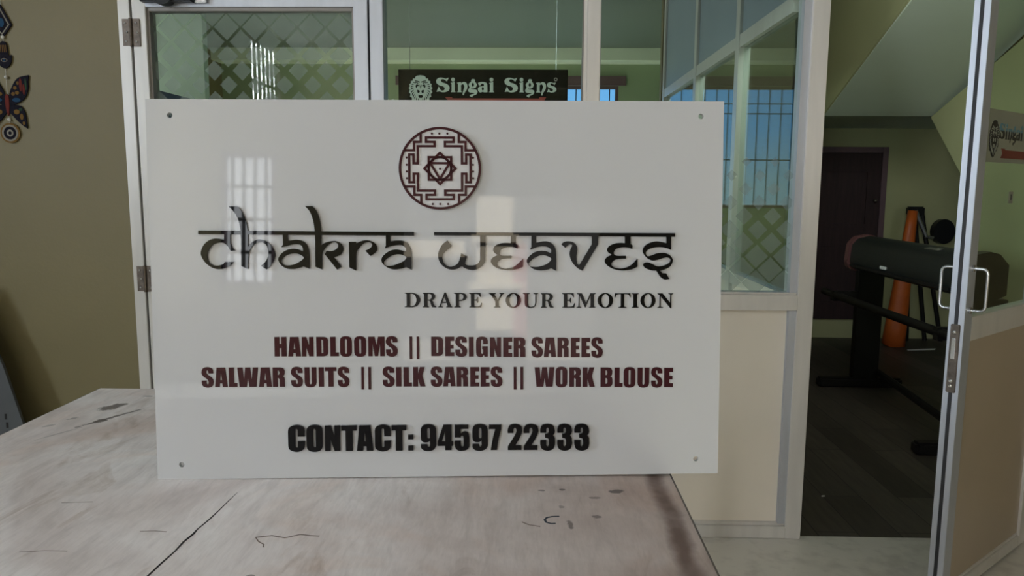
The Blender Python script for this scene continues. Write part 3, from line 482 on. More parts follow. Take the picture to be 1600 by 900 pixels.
st('trim_beam', B(-3.7, 1.75, 9.0, 9.3, 2.665, 2.8), 'beam_paint', 'pale green ceiling beam across the back of the cabin', 'beam')
st('wall_stub', B(-3.7, -1.85, 4.4, 4.46, 0, 2.8), 'stub_paint', 'pale green partition wall behind the left glass door', 'wall')
st('pillar_yard', boxes([(.35, .90, -9.5, -9.0, -.06, 2.9), (.22, 1.03, -9.6, -8.9, 1.05, 1.14), (.27, .98, -9.55, -8.95, 1.75, 1.86)]), 'cream_paint', 'cream pillar with mouldings in the yard behind the camera', 'pillar')
st('wall_yard', B(.90, 1.12, -9.5, -9.1, -.06, 1.75), 'maroon_paint', 'maroon strip of wall beside the cream yard pillar', 'wall')
st('wall_sky_block', B(-12, 12, -14.2, -14, -.06, 7), 'sky_block_paint', 'unseen dark grey wall added across the yard to block the sky', 'building')  # unseen wall added to keep blue sky out of the reflections
st('wall_far', B(-1.6, .35, -9.8, -9.6, 1.55, 1.80), 'cream_paint', 'pale lintel band over the yard gate', 'wall')

def window(name, x0, x1, y, z0, z1, frame, nb, hz, label, fr=.05, pane=False, axis='y', dep=.06, br=.007):
    r = empty(name, ((x0+x1)/2, y, z0) if axis == 'y' else (y, (x0+x1)/2, z0)); tag(r, label, 'window', None, 'structure')
    h = z1-z0; hw = (x1-x0)/2
    def sw(bm):
        if axis == 'x': bmesh.ops.rotate(bm, verts=bm.verts[:], matrix=Matrix.Rotation(R(90), 3, 'Z'), cent=(0, 0, 0))
        return bm
    obj('frame', sw(boxes([(-hw, -hw+fr, -dep/2, dep/2, 0, h), (hw-fr, hw, -dep/2, dep/2, 0, h), (-hw+fr, hw-fr, -dep/2, dep/2, 0, fr), (-hw+fr, hw-fr, -dep/2, dep/2, h-fr, h)])), frame, r)
    bm = bmesh.new()
    for i in range(nb):
        x = -hw+fr+(2*hw-2*fr)*(i+.5)/nb; tube(bm, [(x, 0, fr), (x, 0, h-fr)], br, 6)
    for t in hz: tube(bm, [(-hw+fr, 0, t*h), (hw-fr, 0, t*h)], br, 6)
    obj('grille', sw(bm), 'black_metal', r)
    if pane: obj('pane', sw(B(-hw+fr, hw-fr, .022, .026, fr, h-fr)), 'clear_glass', r)
    return r
for i, (a, b) in enumerate(((-1.52, -.62), (-.62, .28), (.28, 1.01))):
    window('window_%d' % (3+i), a, b, 9.35, 1.0, 2.42, 'frame_wood', 6 if i < 2 else 5, (.86, .78, .4),
           ('barred wooden window on the cabin back wall, leftmost of the joined three', 'barred wooden window on the cabin back wall, middle of the joined three', 'barred wooden window showing blue sky just right of the hanging shop board')[i], .035, True)
window('window_6', -2.65, -2.05, -6.55, 1.1, 2.6, 'frame_wood', 4, (.25, .5, .75), 'barred window in the rear wall mirrored in the white sign', .05, br=.022)
window('window_7', -6.2, -4.9, -3.75, .9, 3.2, 'frame_wood', 7, (.25, .5, .75), 'tall barred window in the left workshop wall', .05, axis='x', br=.02)
window('window_12', -.6, .2, -3.75, 1.2, 2.7, 'frame_wood', 5, (.5,), 'high barred window in the left workshop wall nearest the camera', .05, axis='x')
window('window_8', -3.0, -2.3, 2.95, .9, 2.4, 'frame_wood', 4, (.33, .66), 'barred window in the right workshop wall', .05, axis='x')  # opening added for the right-hand fill lamp
window('window_9', 5.2, 7.2, -3.75, 1.05, 2.35, 'frame_wood', 10, (.33, .66), 'barred window in the left cabin wall, far from the partition', .05, axis='x')  # opening added for the cabin fill lamp
window('window_10', 2.98, 4.18, -3.75, 1.0, 2.6, 'frame_wood', 6, (.33, .66), 'barred window in the left cabin wall next to the blue cabinet', .05, axis='x')  # opening added so a lamp can reach the stub wall
st('trim_window_head', B(-1.62, 1.09, 9.26, 9.30, 2.42, 2.525), 'frame_wood', 'brown wooden head board above the cabin back windows', 'trim')

# ---- the aluminium partition
FY0, FY1 = 2.635, 2.715      # profile depth; fronts stand a little proud of the wall
def diamonds(bm, x0, x1, rows, y, pitch=.0965, zlo=.889):
    # squares standing on a corner, clipped at the pane edges; rows of (z, half diagonal, offset)
    for z, r, off in rows:
        x = x0 + off*pitch - pitch
        while x < x1 + pitch:
            pts = [(x-r, z), (x, z-r), (x+r, z), (x, z+r)]
            def clip(P, k, lim, s):
                o = []
                for i in range(len(P)):
                    a, b = P[i-1], P[i]; ia, ib = s*a[k] <= s*lim, s*b[k] <= s*lim
                    if ia != ib:
                        t = (lim-a[k])/(b[k]-a[k]); o.append((a[0]+t*(b[0]-a[0]), a[1]+t*(b[1]-a[1])))
                    if ib: o.append(b)
                return o
            pts = clip(pts, 0, x1, 1)
            if len(pts) > 2: pts = clip(pts, 0, x0, -1)
            if len(pts) > 2: pts = clip(pts, 1, zlo, -1)
            if len(pts) > 2:
                bm.faces.new([bm.verts.new((p[0], y, p[1])) for p in pts])
            x += pitch
    return bm
def bay(name, x0, x1, label, bl, br_, right_edge='bead_metal', top=1.885, rows=None):
    # one fixed bay: glass above a middle rail, laminate panel below; posts are children of their own
    r = empty(name, ((x0+x1)/2, 2.675, 0)); tag(r, label, 'glazed partition', None, 'structure'); cx = (x0+x1)/2
    def X(a): return a-cx
    Y0, Y1 = FY0-2.675, FY1-2.675
    obj('middle_rail', boxes([(X(x0), X(x1), Y0, Y1, .828, .882), (X(x0), X(x1), Y0+.012, Y1-.01, .882, .889)], .0015), 'aluminium', r)
    obj('bottom_rail', boxes([(X(x0), X(x1), Y0, Y1, .001, .044), (X(x0), X(x1), Y0+.012, Y1-.01, .044, .054)], .0015), 'aluminium', r)
    obj('glazing_bead', boxes([(X(x0), X(x0)+bl, Y0+.012, Y1-.01, .889, top), (X(x1)-br_, X(x1), Y0+.012, Y1-.01, .889, top)]), 'bead_metal' if right_edge == 'bead_metal' else right_edge, r)
    obj('panel_bead', boxes([(X(x0), X(x0)+bl, Y0+.012, Y1-.01, .054, .828), (X(x1)-br_, X(x1), Y0+.006, Y1-.01, .054, .828)]), 'aluminium_window_lit', r)
    obj('glass', B(X(x0)+bl-.004, X(x1)-br_+.004, .0, .005, .885, top+.002), 'clear_glass', r)
    obj('lower_panel', B(X(x0)+bl-.004, X(x1)-br_+.004, -.012, .012, .050, .83), 'beige_panel', r)
    if rows:
        f = obj('frosted_diamonds', diamonds(bmesh.new(), X(x0)+bl, X(x1)-br_, rows, -.0008), 'frost_film', r); f['label'] = 'frosted diamond film on the glass'
    return r
rowsR = []
for i in range(10): # small at the top, almost closed at the bottom
    z = 1.335 - .0462*i; rowsR.append((z, .0165+.0034*i if i < 9 else .046, .25+.5*(i % 2)))
bay('window_1', -.545, .168, 'clear glazed partition bay with the dark hanging shop board behind it', .010, .003)
bay('window_2', .222, .916, 'glazed partition bay with frosted diamonds above a cream lower panel', .003, .025, 'aluminium_window_lit', rows=rowsR)
st('trim_jamb_left', boxes([(-1.392, -1.352, FY0, FY1, 0, 1.93), (-1.352, -1.340, FY0+.03, FY1, 0, 1.93)], .0015), 'aluminium', 'aluminium jamb between the olive wall and the left door', 'door frame')
st('trim_post_door', B(-.592+.047, -.501, FY0, FY1, 0, 1.885, bev=.0015), 'aluminium_window_lit', 'aluminium post right of the left glass door', 'post')
st('trim_mullion', boxes([(.168, .180, FY0+.012, FY1, .0, 1.885), (.180, .222, FY0, FY1, 0, 1.885)], .0015), 'aluminium', 'pale aluminium mullion between the two partition bays', 'post')
st('trim_post', B(.916, .972, FY0, FY1+.03, 0, 1.93, bev=.002), 'aluminium', 'wide aluminium post on the left of the open doorway', 'post')
st('trim_jamb_right', B(1.745, 1.80, FY0, FY1+.03, 0, 1.93, bev=.002), 'aluminium', 'aluminium jamb the open door hangs from', 'door frame')
st('trim_header', boxes([(-1.392, .916, FY0, FY1, 1.93, 1.99), (-.545, .916, FY0, FY1, 1.885, 1.93), (.916, 1.80, FY0, FY1+.03, 2.02, 2.08)], .001), 'aluminium', 'aluminium header rail along the top of the partition', 'rail')
wall('wall_partition_top', 'y', 2.66, 2.69, -1.392, .97, 1.99, 3.3, 'grey_panel', (), 'grey panels above the glazed partition header', 'panel')
# the doorway posts run up to the header
st('window_11', B(.97, 1.80, 2.672, 2.678, 2.08, 3.3), 'clear_glass', 'unseen clear pane added above the open doorway to let light onto the stair underside', 'window')  # unseen pane added so light reaches the stair soffit
st('trim_post_cap', B(.916, .972, FY0, FY1+.03, 1.93, 2.02), 'aluminium', 'upper end of the doorway post under the header', 'post')
st('trim_jamb_cap', B(1.745, 1.80, FY0, FY1+.03, 1.93, 2.02), 'aluminium', 'upper end of the hinge jamb under the header', 'door frame')

# ---- side partition that runs back between cabin and passage
def side_partition():
    r = empty('partition', (.90, 3.9, 0)); tag(r, 'aluminium side partition with grey upper panels and glass running back behind the diamonds bay', 'glazed partition', None, 'structure')
    y = lambda v: v-3.9
    ps = [2.748, 3.43, 4.30, 5.32]; hw = .032
    for a in ps[1:]: obj('post', B(-.025, .025, y(a)-hw, y(a)+hw, 0, 2.8, bev=.002), 'aluminium', r)
    a0, a1 = y(2.722), y(5.35)
    for nm, z0, z1 in (('bottom_rail', 0, .05), ('middle_rail', .83, .88), ('transom', 1.838, 1.892)):
        bm = bmesh.new()
        for s, e in zip(ps, ps[1:]): box(bm, -.022, .022, y(s)+(hw if s > 2.8 else -.02), y(e)-hw, z0, z1)
        obj(nm, bm, 'aluminium', r)
    for s, e in zip(ps, ps[1:]):
        q0, q1 = y(s)+(hw if s > 2.8 else -.02), y(e)-hw
        obj('upper_panel', B(-.012, .012, q0, q1, 1.892, 2.8), 'grey_panel', r)
        obj('glass', B(-.003, .003, q0, q1, .88, 1.838), 'side_glass', r)
        obj('lower_panel', B(-.01, .01, q0, q1, .05, .83), 'beige_panel', r)
side_partition()

# ---- left door
def hinge(parent, x, z, y, name='hinge'):
    h = obj(name, boxes([(x-.030, x-.003, y-.004, y, z-.045, z+.045), (x+.003, x+.030, y-.004, y, z-.045, z+.045)], .001), 'worn_steel', parent)
    bm = bmesh.new(); tube(bm, [(x, y-.006, z-.046), (x, y-.006, z+.046)], .0055, 10); obj('hinge_pin', bm, 'worn_steel', h)
    bm = bmesh.new()
    for dx in (-.018, .018):
        for dz in (-.03, 0, .03): ball(bm, (x+dx+(.004 if dz == 0 else 0), y-.0045, z+dz), .004)
    obj('screws', bm, 'steel', h)
def left_door():
    r = empty('door_1', (-1.348, 2.675, 0)); tag(r, 'closed aluminium glass door on the left with frosted diamonds and two steel hinges', 'door', None, 'structure')
    X = lambda v: v+1.348
    Y0, Y1 = -.036, .03
    obj('stile', B(X(-1.346), X(-1.300), Y0, Y1, .01, 1.925, bev=.0015), 'aluminium', r)
    obj('stile', B(X(-.600), X(-.553), Y0, Y1, .01, 1.925, bev=.0015), 'aluminium_window_lit', r)
    obj('glazing_bead', boxes([(X(-1.300), X(-1.292), Y0+.012, Y1-.01, .889, 1.836), (X(-.608), X(-.600), Y0+.012, Y1-.01, .889, 1.836), (X(-1.292), X(-.608), Y0+.010, Y1-.01, 1.824, 1.836)]), 'bead_metal', r)
    obj('top_rail', B(X(-1.300), X(-.600), Y0, Y1, 1.836, 1.925, bev=.0015), 'aluminium_window_lit', r)
    obj('middle_rail', B(X(-1.300), X(-.600), Y0, Y1, .828, .889, bev=.0015), 'aluminium', r)
    obj('bottom_rail', B(X(-1.300), X(-.600), Y0, Y1, .01, .07, bev=.0015), 'aluminium', r)
    obj('glass', B(X(-1.294), X(-.606), 0, .005, .885, 1.826), 'clear_glass', r)
    obj('lower_panel', B(X(-1.302), X(-.598), -.01, .01, .066, .83), 'beige_panel', r)
    rows = []
    for i in range(14): rows.append((1.825-.0478*i, max(.008, .046-.0031*i), .1+.5*(i % 2)))
    for i in range(8): rows.append((1.20-.0462*i, .012+.0045*i, .1+.5*(i % 2)))
    bm = diamonds(bmesh.new(), X(-1.292), X(-.608), rows, -.0008)
    bmesh.ops.bisect_plane(bm, geom=bm.verts[:]+bm.edges[:]+bm.faces[:], plane_co=(0, 0, 1.824), plane_no=(0, 0, 1), clear_outer=True)
    f = obj('frosted_diamonds', bm, 'frost_film', r); f['label'] = 'frosted diamond film on the glass'
    obj('gasket', boxes([(X(-1.352), X(-1.346), Y0+.012, Y1, .01, 1.925), (X(-.553), X(-.545), Y0+.012, Y1, .01, 1.925)]), 'dark_gasket', r)
    hinge(r, X(-1.3495), 1.752, Y0-.0005); hinge(r, X(-1.3495), .919, Y0-.0005)
    d = obj('door_closer', boxes([(X(-1.305), X(-1.125), Y0-.042, Y0-.001, 1.846, 1.905)], .006), 'black_plastic', r); d['label'] = 'black door closer body'
    bm = bmesh.new(); disc(bm, (X(-1.222), 1.850), .028, (Y0-.048, Y0-.01), 'y', 24, .016); obj('closer_cap', bm, 'black_plastic', d, None, True)
    obj('closer_bracket', B(X(-1.122), X(-1.085), Y0-.02, Y0-.001, 1.845, 1.90, bev=.002), 'steel', d)
left_door()

# ---- lettering sets reused by the board and the sticker
def quaint_text(parent, name, mat_of, x_of, z_of, y0, y1):
    # letters laid out in the drawing's own units; x_of and z_of turn them into metres
    seq = [('S', 92, 395, 0, 0), ('i', 420, 535, 0, 0), ('n', 560, 802, 0, 0), ('g', 818, 1030, 0, 0), ('a', 1040, 1255, 0, 0), ('i', 1290, 1410, 0, 0),
           ('S', 1625, 1928, 0, 0), ('i', 1955, 2070, 0, 0), ('n', 2330, 2565, 0, 0), ('g', 2095, 2300, 0, 0), ('s', 2585, 2800, 0, 0)]
    for ch, a, b, _, _ in seq:
        paths = QUAINT['S' if ch == 's' else ch]
        P = [flat(p) for p in paths]; lo = min(p[0] for q in P for p in q); hi = max(p[0] for q in P for p in q)
        def tz(v): return v if ch != 's' else 578-(578-v)*.70
        out = [[(x_of(a+(p[0]-lo)/(hi-lo)*(b-a)), z_of(tz(p[1]))) for p in q] for q in P]
        plate(name, out, y0, y1, mat_of(ch), parent)

# ---- right door, standing open
def right_door():
    ang = math.atan2(.447, .525)
    r = empty('door_2', (1.738, 2.637, 0), (0, 0, ang)); tag(r, 'open aluminium glass door on the right with pull handles, edge lock and a shop sticker', 'door', None, 'structure')
    W = .69; T = .021
    # local x runs from the hinge (0) to -W; the face seen from the workshop is at -y
    e = obj('edge_stile', boxes([(-W, -W+.055, -T, -T+.0165, .012, 2.01), (-W, -W+.055, T-.0165, T, .012, 2.01), (-W+.006, -W+.055, -T+.0165, T-.0165, .012, 2.01)], .001), 'aluminium_window_lit', r)
    obj('gasket', boxes([(-W-.0015, -W+.008, -.0045, .0045, .865, 2.01), (-W-.0015, -W+.008, -.0045, .0045, .012, .665)]), 'dark_gasket', r)
    obj('stile', B(-.055, 0, -T, T, .012, 2.01, bev=.001), 'aluminium', r)
    obj('glazing_bead', boxes([(-W+.055, -W+.066, -.012, .012, .882, 1.96), (-.064, -.055, -.012, .012, .882, 1.96)]), 'bead_metal', r)
    obj('top_rail', B(-W+.055, -.055, -T, T, 1.95, 2.01), 'aluminium', r)
    obj('middle_rail', B(-W+.055, -.055, -T, T, .812, .882, bev=.0015), 'aluminium', r)
    obj('bottom_rail', boxes([(-W+.055, -.055, -T, T, .012, .05), (-W+.055, -.055, -T+.006, T-.006, .05, .06)], .0015), 'aluminium', r)
    obj('glass', B(-W+.060, -.058, -.0025, .0025, .878, 1.955), 'clear_glass', r)
    p = obj('lower_panel', B(-W+.053, -.053, -.012, .012, .056, .815), 'beige_panel_shaded', r); p['label'] = 'plain beige laminate lower panel'
    for s in (-1, 1):
        bm = bmesh.new(); x = -W+.030; y = s*T
        pts = [(x, y, .905), (x, y+s*.026, .905)] + [(x, y+s*(.026+.014*math.sin(t)), .905+.014*(1-math.cos(t))) for t in (.5, 1.0, 1.57)]
        pts += [(x, y+s*(.026+.014*math.sin(t)), 1.025-.014*(1-math.cos(t))) for t in (1.57, 1.0, .5)] + [(x, y+s*.026, 1.025), (x, y, 1.025)]
        tube(bm, pts, .0045, 10); h = obj('handle', bm, 'steel', r, None, True); h['label'] = 'bent steel pull handle on the %s face' % ('workshop' if s < 0 else 'passage')
        bm = bmesh.new()
        for z in (.905, 1.025): tube(bm, [(x, y, z), (x, y+s*.005, z)], .010, 14)
        obj('handle_rose', bm, 'steel', h, None, True)
    l = obj('lock_plate', B(-W-.003, -W+.004, -.013, .013, .665, .865, bev=.002), 'worn_steel', r); l['label'] = 'grey steel lock plate on the door edge'
    obj('lock_bolt', B(-W-.008, -W, -.0055, .0055, .765, .825, bev=.001), 'chrome', l)
    bm = bmesh.new()
    for z in (.842, .700, .685): ball(bm, (-W-.0035, 0, z), .006)
    obj('lock_screw', bm, 'chrome', l)
    for z in (.35, 1.6): hb = bmesh.new(); tube(hb, [(.004, -T-.004, z-.05), (.004, -T-.004, z+.05)], .007, 10); obj('hinge', hb, 'worn_steel', r)
    # sticker on the workshop side of the glass; text starts near the free edge
    Y = -.0035
    s = obj('sticker', B(-.602, -.085, Y, -.0026, 1.325, 1.475), 'sticker_white', r); s['label'] = 'pale printed shop sticker with a mane emblem and red ribbon'
    LX, LZ = -.540, 1.398
    o_, d_ = lion(True)
    plate('emblem', [[(LX+x*.036, LZ+z*.040) for x, z in o_]], Y-.0008, Y, 'print_black', s)
    join_plates('emblem_drawing', [[[(LX+x*.036, LZ+z*.040) for x, z in g]] for g in d_], Y-.0016, Y-.0008, 'sticker_white', s)
    k = .0449/318
    quaint_text(s, 'letter', lambda ch: 'print_two_tone', lambda v: -.504+(v-92)*k, lambda v: 1.438-(v-262)*k, Y-.0008, Y)
    plate('ribbon', [[(-.480, 1.366), (-.450, 1.366), (-.450, 1.362), (-.150, 1.362), (-.150, 1.366), (-.120, 1.366), (-.130, 1.352), (-.120, 1.338), (-.450, 1.338), (-.480, 1.338), (-.468, 1.352)]], Y-.0008, Y, 'sticker_red', s)
    s2 = obj('tape_patch', B(-.385, -.350, Y+.0005, -.0026, 1.205, 1.240), 'sticker_white', r)
    obj('tape_mark', B(-.370, -.362, Y, Y+.0006, 1.215, 1.232), 'print_black', s2)
right_door()

# ---- stair and closet door in the passage
st('floor_landing', B(1.95, 3.6, 5.3, 6.4, 1.725, 1.86), 'soffit_paint', 'stair landing slab above the dark closet door', 'stair landing')
bm = prism(bmesh.new(), [(5.3, 1.725), (2.80, 3.125-.33), (2.80, 2.80), (3.1, 2.8), (5.3, 1.86)], 1.95, 2.70, 'x')
st('ceiling_stair', bm, 'soffit_paint', 'sloping pale underside of the upper stair flight', 'stair flight')
bm = prism(bmesh.new(), [(5.3, 1.725), (2.86, 2.795), (5.3, 2.795)], 1.937, 1.949, 'x')
st('wall_stair', bm, 'passage_paint', 'olive side wall along the upper stair flight', 'stair wall')
bm = prism(bmesh.new(), [(5.29, 1.71), (4.84, 1.30), (4.84, 0), (2.9, 0), (2.9, 2.6), (5.29, 1.72)], 2.655, 2.70, 'x')
st('wall_stair_lower', bm, 'passage_paint', 'olive side of the lower stair flight with a slanting lower edge', 'stair wall')
def closet_door():
    r = empty('door_3', (2.54, 6.385, .165)); tag(r, 'dark maroon wooden closet door under the stair landing', 'door', None, 'structure')
    obj('leaf', B(-.29, .29, -.012, .014, 0, 1.365), 'dark_wood_door', r)
    obj('frame', boxes([(-.335, -.29, -.03, .014, 0, 1.41), (.29, .335, -.03, .014, 0, 1.41), (-.29, .29, -.03, .014, 1.365, 1.41)], .002), 'frame_wood', r)
    for z in (.12, .76): obj('panel_moulding', boxes([(-.21, .21, -.02, -.012, z, z+.03), (-.21, .21, -.02, -.012, z+.45, z+.48), (-.21, -.18, -.02, -.012, z+.03, z+.45), (.18, .21, -.02, -.012, z+.03, z+.45)]), 'dark_wood_door', r)
    bm = bmesh.new(); ball(bm, (.25, -.035, .98), .016); tube(bm, [(.25, -.012, .98), (.25, -.03, .98)], .007, 8); obj('knob', bm, 'worn_steel', r, None, True)
closet_door()

# ------------------------------------------------------------------ the work table
def table():
    r = empty('work_table', (-.385, .98, 0)); tag(r, 'large worn grey laminate work table carrying the white sign', 'table')
    X0, X1, Y0, Y1, Z = -1.003, .233, .24, 1.722, .7752
    t = obj('tabletop', B(X0, X1, Y0, Y1, Z-.022, Z), 'worn_laminate', r); t.location = (.385, -.98, 0)
    for a, b in ((X1, X1+.003), (X0-.003, X0)): obj('edge_band', B(a, b, Y0, Y1, Z-.022, Z-.0005), 'table_frame', t)
    ck = [(-.4645, .86), (-.463, .90), (-.4605, .935), (-.4612, .962), (-.4585, .985), (-.4592, .999), (-.456, 1.03), (-.4545, 1.065), (-.4540, 1.095), (-.4525, 1.128)]
    w_ = [.0022, .0022, .0018, .0026, .003, .0016, .0018, .0012, .0010, .0003]
    bm = bmesh.new(); L_ = [(x-w/1.6, y) for (x, y), w in zip(ck, w_)]; R_ = [(x+w/1.6, y) for (x, y), w in zip(ck, w_)]
    prism(bm, L_+R_[::-1], Z-.001, Z+.0003, 'z'); o = obj('crack', bm, 'crack_dark', t); o['label'] = 'dark jagged crack in the laminate'
    def scratch(pts, w, m):
        b = bmesh.new()
        for q in ribbon(pts, w): prism(b, q, Z-.001, Z+.0003, 'z')
        return obj('scratch', b, m, t)
    scratch([(-.010, 1.040), (0, 1.031), (.016, 1.026)], .0022, 'scratch')
    scratch([(-.37, .978), (-.35, .984), (-.33, .978), (-.312, .989), (-.298, .986), (-.285, .985)], .0022, 'scratch')
    scratch([(-.37, .978), (-.362, .966), (-.352, .958), (-.35, .95)], .0016, 'scratch')
    scratch([(-.535, .990), (-.515, .992), (-.498, .990)], .0012, 'scratch')
    scratch([(-.66, .925), (-.63, .930), (-.60, .930)], .0010, 'scratch')
    scratch([(-.70, 1.08), (-.675, 1.083), (-.655, 1.085)], .0009, 'scratch')
    u = [(.044, 1.061), (.034, 1.060), (.026, 1.056), (.0225, 1.048), (.025, 1.040), (.032, 1.036), (.038, 1.037)]
    o = scratch(u, .0034, 'ink_blue'); o.name = 'ink_mark'; o['label'] = 'blue black curved ink mark'
    obj('apron', boxes([(X0+.06, X1-.06, Y0+.06, Y0+.085, Z-.10, Z-.022), (X0+.06, X1-.06, Y1-.085, Y1-.06, Z-.10, Z-.022), (X0+.06, X0+.085, Y0+.085, Y1-.085, Z-.10, Z-.022), (X1-.085, X1-.06, Y0+.085, Y1-.085, Z-.10, Z-.022)]), 'table_frame', r).location = (.385, -.98, 0)
    for x in (X0+.05, X1-.11):
        for y in (Y0+.05, Y1-.11):
            o = obj('leg', B(x, x+.06, y, y+.06, 0, Z-.10+.0005, bev=.003), 'table_frame', r); o.location = (.385, -.98, 0)
table()

# ------------------------------------------------------------------ the big white sign
def big_sign():
    Mx = SIGN_M
    r = empty('sign_board', SIGN_O); r.matrix_world = Matrix.Translation(SIGN_O) @ Mx.to_4x4()
    tag(r, 'large glossy white acrylic shop sign with raised lettering leaning upright on the work table', 'sign')
    mm = .001; Wd, Ht, T = .914, .607, .008
    outer = [(-Wd/2, 0), (Wd/2, 0), (Wd/2, Ht), (-Wd/2, Ht)]
    holes = [(-.420, .5821), (.420, .5830), (-.418, .0242), (.420, .0247)]
    plate('panel', [outer]+[circle(x, z, .0043, 24) for x, z in holes], 0, T, 'white_acrylic', r)
    def S(path): return [(p[0]*mm, p[1]*mm)+((1,) if len(p) > 2 else ()) for p in path]
    # headline: two long bars with the letters hanging from them
    for g in HEADLINE['bar']:
        o = plate('headline_bar', [[(p[0], p[1]) for p in S(g[0])]], -.0042, .0002, 'black_acrylic', r)
    for ch, lst in HEADLINE.items():
        if ch == 'bar': continue
        for g in lst: plate('headline_letter', [smooth_path(S(p)) for p in g], -.0040, .0002, 'black_acrylic', r)
    for nm, row in ROWS:
        font = SERIF if nm == 'serif' else HEAVY
        thick = {'serif': -.0018, 'maroon': -.0010, 'black': -.0045}[nm]; m = {'serif': 'black_acrylic', 'maroon': 'maroon_vinyl', 'black': 'black_vinyl'}[nm]
        for ch, x0, x1, z0, z1 in row:
            if ch == ':':
                h = (z1-z0)
                P = [[(x0, z0+h*a), (x1, z0+h*a), (x1, z0+h*b), (x0, z0+h*b)] for a, b in ((0, .19), (.44, .62))]
                join_plates('colon', [[[(x*mm, z*mm) for x, z in q]] for q in P], thick, .0002, m, r); continue
            P = fit(font[ch], x0*mm, x1*mm, z0*mm, z1*mm)
            nme = 'divider_bar' if ch == '|' else ('digit' if ch.isdigit() else {'serif': 'tagline_letter', 'maroon': 'list_letter', 'black': 'contact_letter'}[nm])
            plate(nme, P, thick, .0002, m, r)
    # round emblem
    cx, cz, u = .0025, .4994, .0648/358
    d = plate('emblem_disc', [circle(cx, cz, .0652, 72)], -.004, .0002, 'disc_acrylic', r); d['label'] = 'round white disc with a maroon geometric emblem'
    def E(pts): return [(cx+x*u, cz-y*u) for x, y in pts]
    lw = 21*u; yb, yf = -.004, -.0052
    L_ = []
    L_.append([circle(cx, cz, .0652, 72), circle(cx, cz, .0652-lw*1.05, 72)])
    for sx_ in (-1, 1):
        for sy_ in (-1, 1):
            L_.append(ribbon(E([(sx_*166, sy_*312), (sx_*166, sy_*230), (sx_*225, sy_*230), (sx_*225, sy_*158), (sx_*312, sy_*158)]), lw))
    a, b_, c_, g0, g1 = 193, 230, 262, 45, 120
    q = []
    for k in range(4):
        side = [(-a, -a), (-g0, -a), (-g0, -b_), (-g1, -b_), (-g1, -c_-6), (g1, -c_-6), (g1, -b_), (g0, -b_), (g0, -a)]
        for _ in range(k): side = [(-y, x) for x, y in side]
        q += side
    L_.append(ribbon(E(q), lw, True))
    L_.append(ribbon(E([(-98, -98), (98, -98), (98, 98), (-98, 98)]), lw, True))
    L_.append(ribbon(E([(0, -136), (136, 0), (0, 136), (-136, 0)]), lw, True))
    L_.append([circle(cx, cz, 108*u, 48), circle(cx, cz, 88*u, 48)])
    L_.append(ribbon(E([(-84, -46), (84, -46), (0, 92)]), lw, True))
    join_plates('emblem_lines', L_, yf, yb, 'maroon_line', d)
    dots = [(-68, -303), (-3, -303), (67, -303), (-65, 310), (0, 310), (70, 310), (0, 2)] + [(s*290, y) for s in (-1, 1) for y in (-94, -32, 26, 85)]
    for x, y in dots: plate('emblem_dot', [circle(cx+x*u, cz-y*u, 9.5*u, 14)], yf, yb, 'maroon_line', d)
SIGN_O = Vector((-0.14451, 1.20162, 0.77753))
SIGN_M = Matrix.Rotation(.05718, 3, 'Z') @ Matrix.Rotation(-.06535, 3, 'X') @ Matrix.Rotation(-.00506, 3, 'Y')
big_sign()

# ------------------------------------------------------------------ dark shop board hanging behind the glass
def shop_board():
    r = empty('shop_board', (-.171, 2.692, 1.492)); tag(r, 'dark brown shop board with pale lettering and mane emblem hanging behind the middle glass', 'sign')
    w, h = .580, .150
    obj('board', B(-w/2, w/2, 0, .008, 0, h, bev=.001), 'board_brown', r)
    k = .5795/264.0
    px = lambda v: (v-622)*k-w/2
    pz = lambda v: h-(v-110)*k
    L0 = (px(656.8), pz(139.5)); u = 17.6*k
    o_, d_ = lion(True)
    plate('emblem', [[(L0[0]+x*u, L0[1]+z*u) for x, z in o_]], -.0015, .0002, 'silver_letter', r)
    join_plates('emblem_drawing', [[[(L0[0]+x*u, L0[1]+z*u) for x, z in g]] for g in d_], -.0022, -.0015, 'board_brown', r)
    quaint_text(r, 'letter', lambda ch: 'silver_letter', lambda v: px(675+v/14.55+(1.2 if v > 1500 else 0)), lambda v: pz(105+v/14.55), -.0015, .0002)
    plate('ribbon', [[(px(695), pz(152)), (px(706), pz(152)), (px(706), pz(154)), (px(842), pz(154)), (px(842), pz(152)), (px(853), pz(152)), (px(850), pz(157)), (px(853), pz(163)), (px(695), pz(163)), (px(699), pz(157))]], -.0012, .0002, 'ribbon_red', r)
    P = circle(px(867.5), pz(125), 2.6*k, 18); plate('registered_mark', [P, circle(px(867.5), pz(125), 1.7*k, 18)], -.0012, .0002, 'silver_pink', r)
    for x in (-.25, .25): bm = bmesh.new(); tube(bm, [(x, .004, h), (x, .004, 1.865-1.492+.02)], .0008, 6); obj('hanging_wire', bm, 'steel', r)
shop_board()

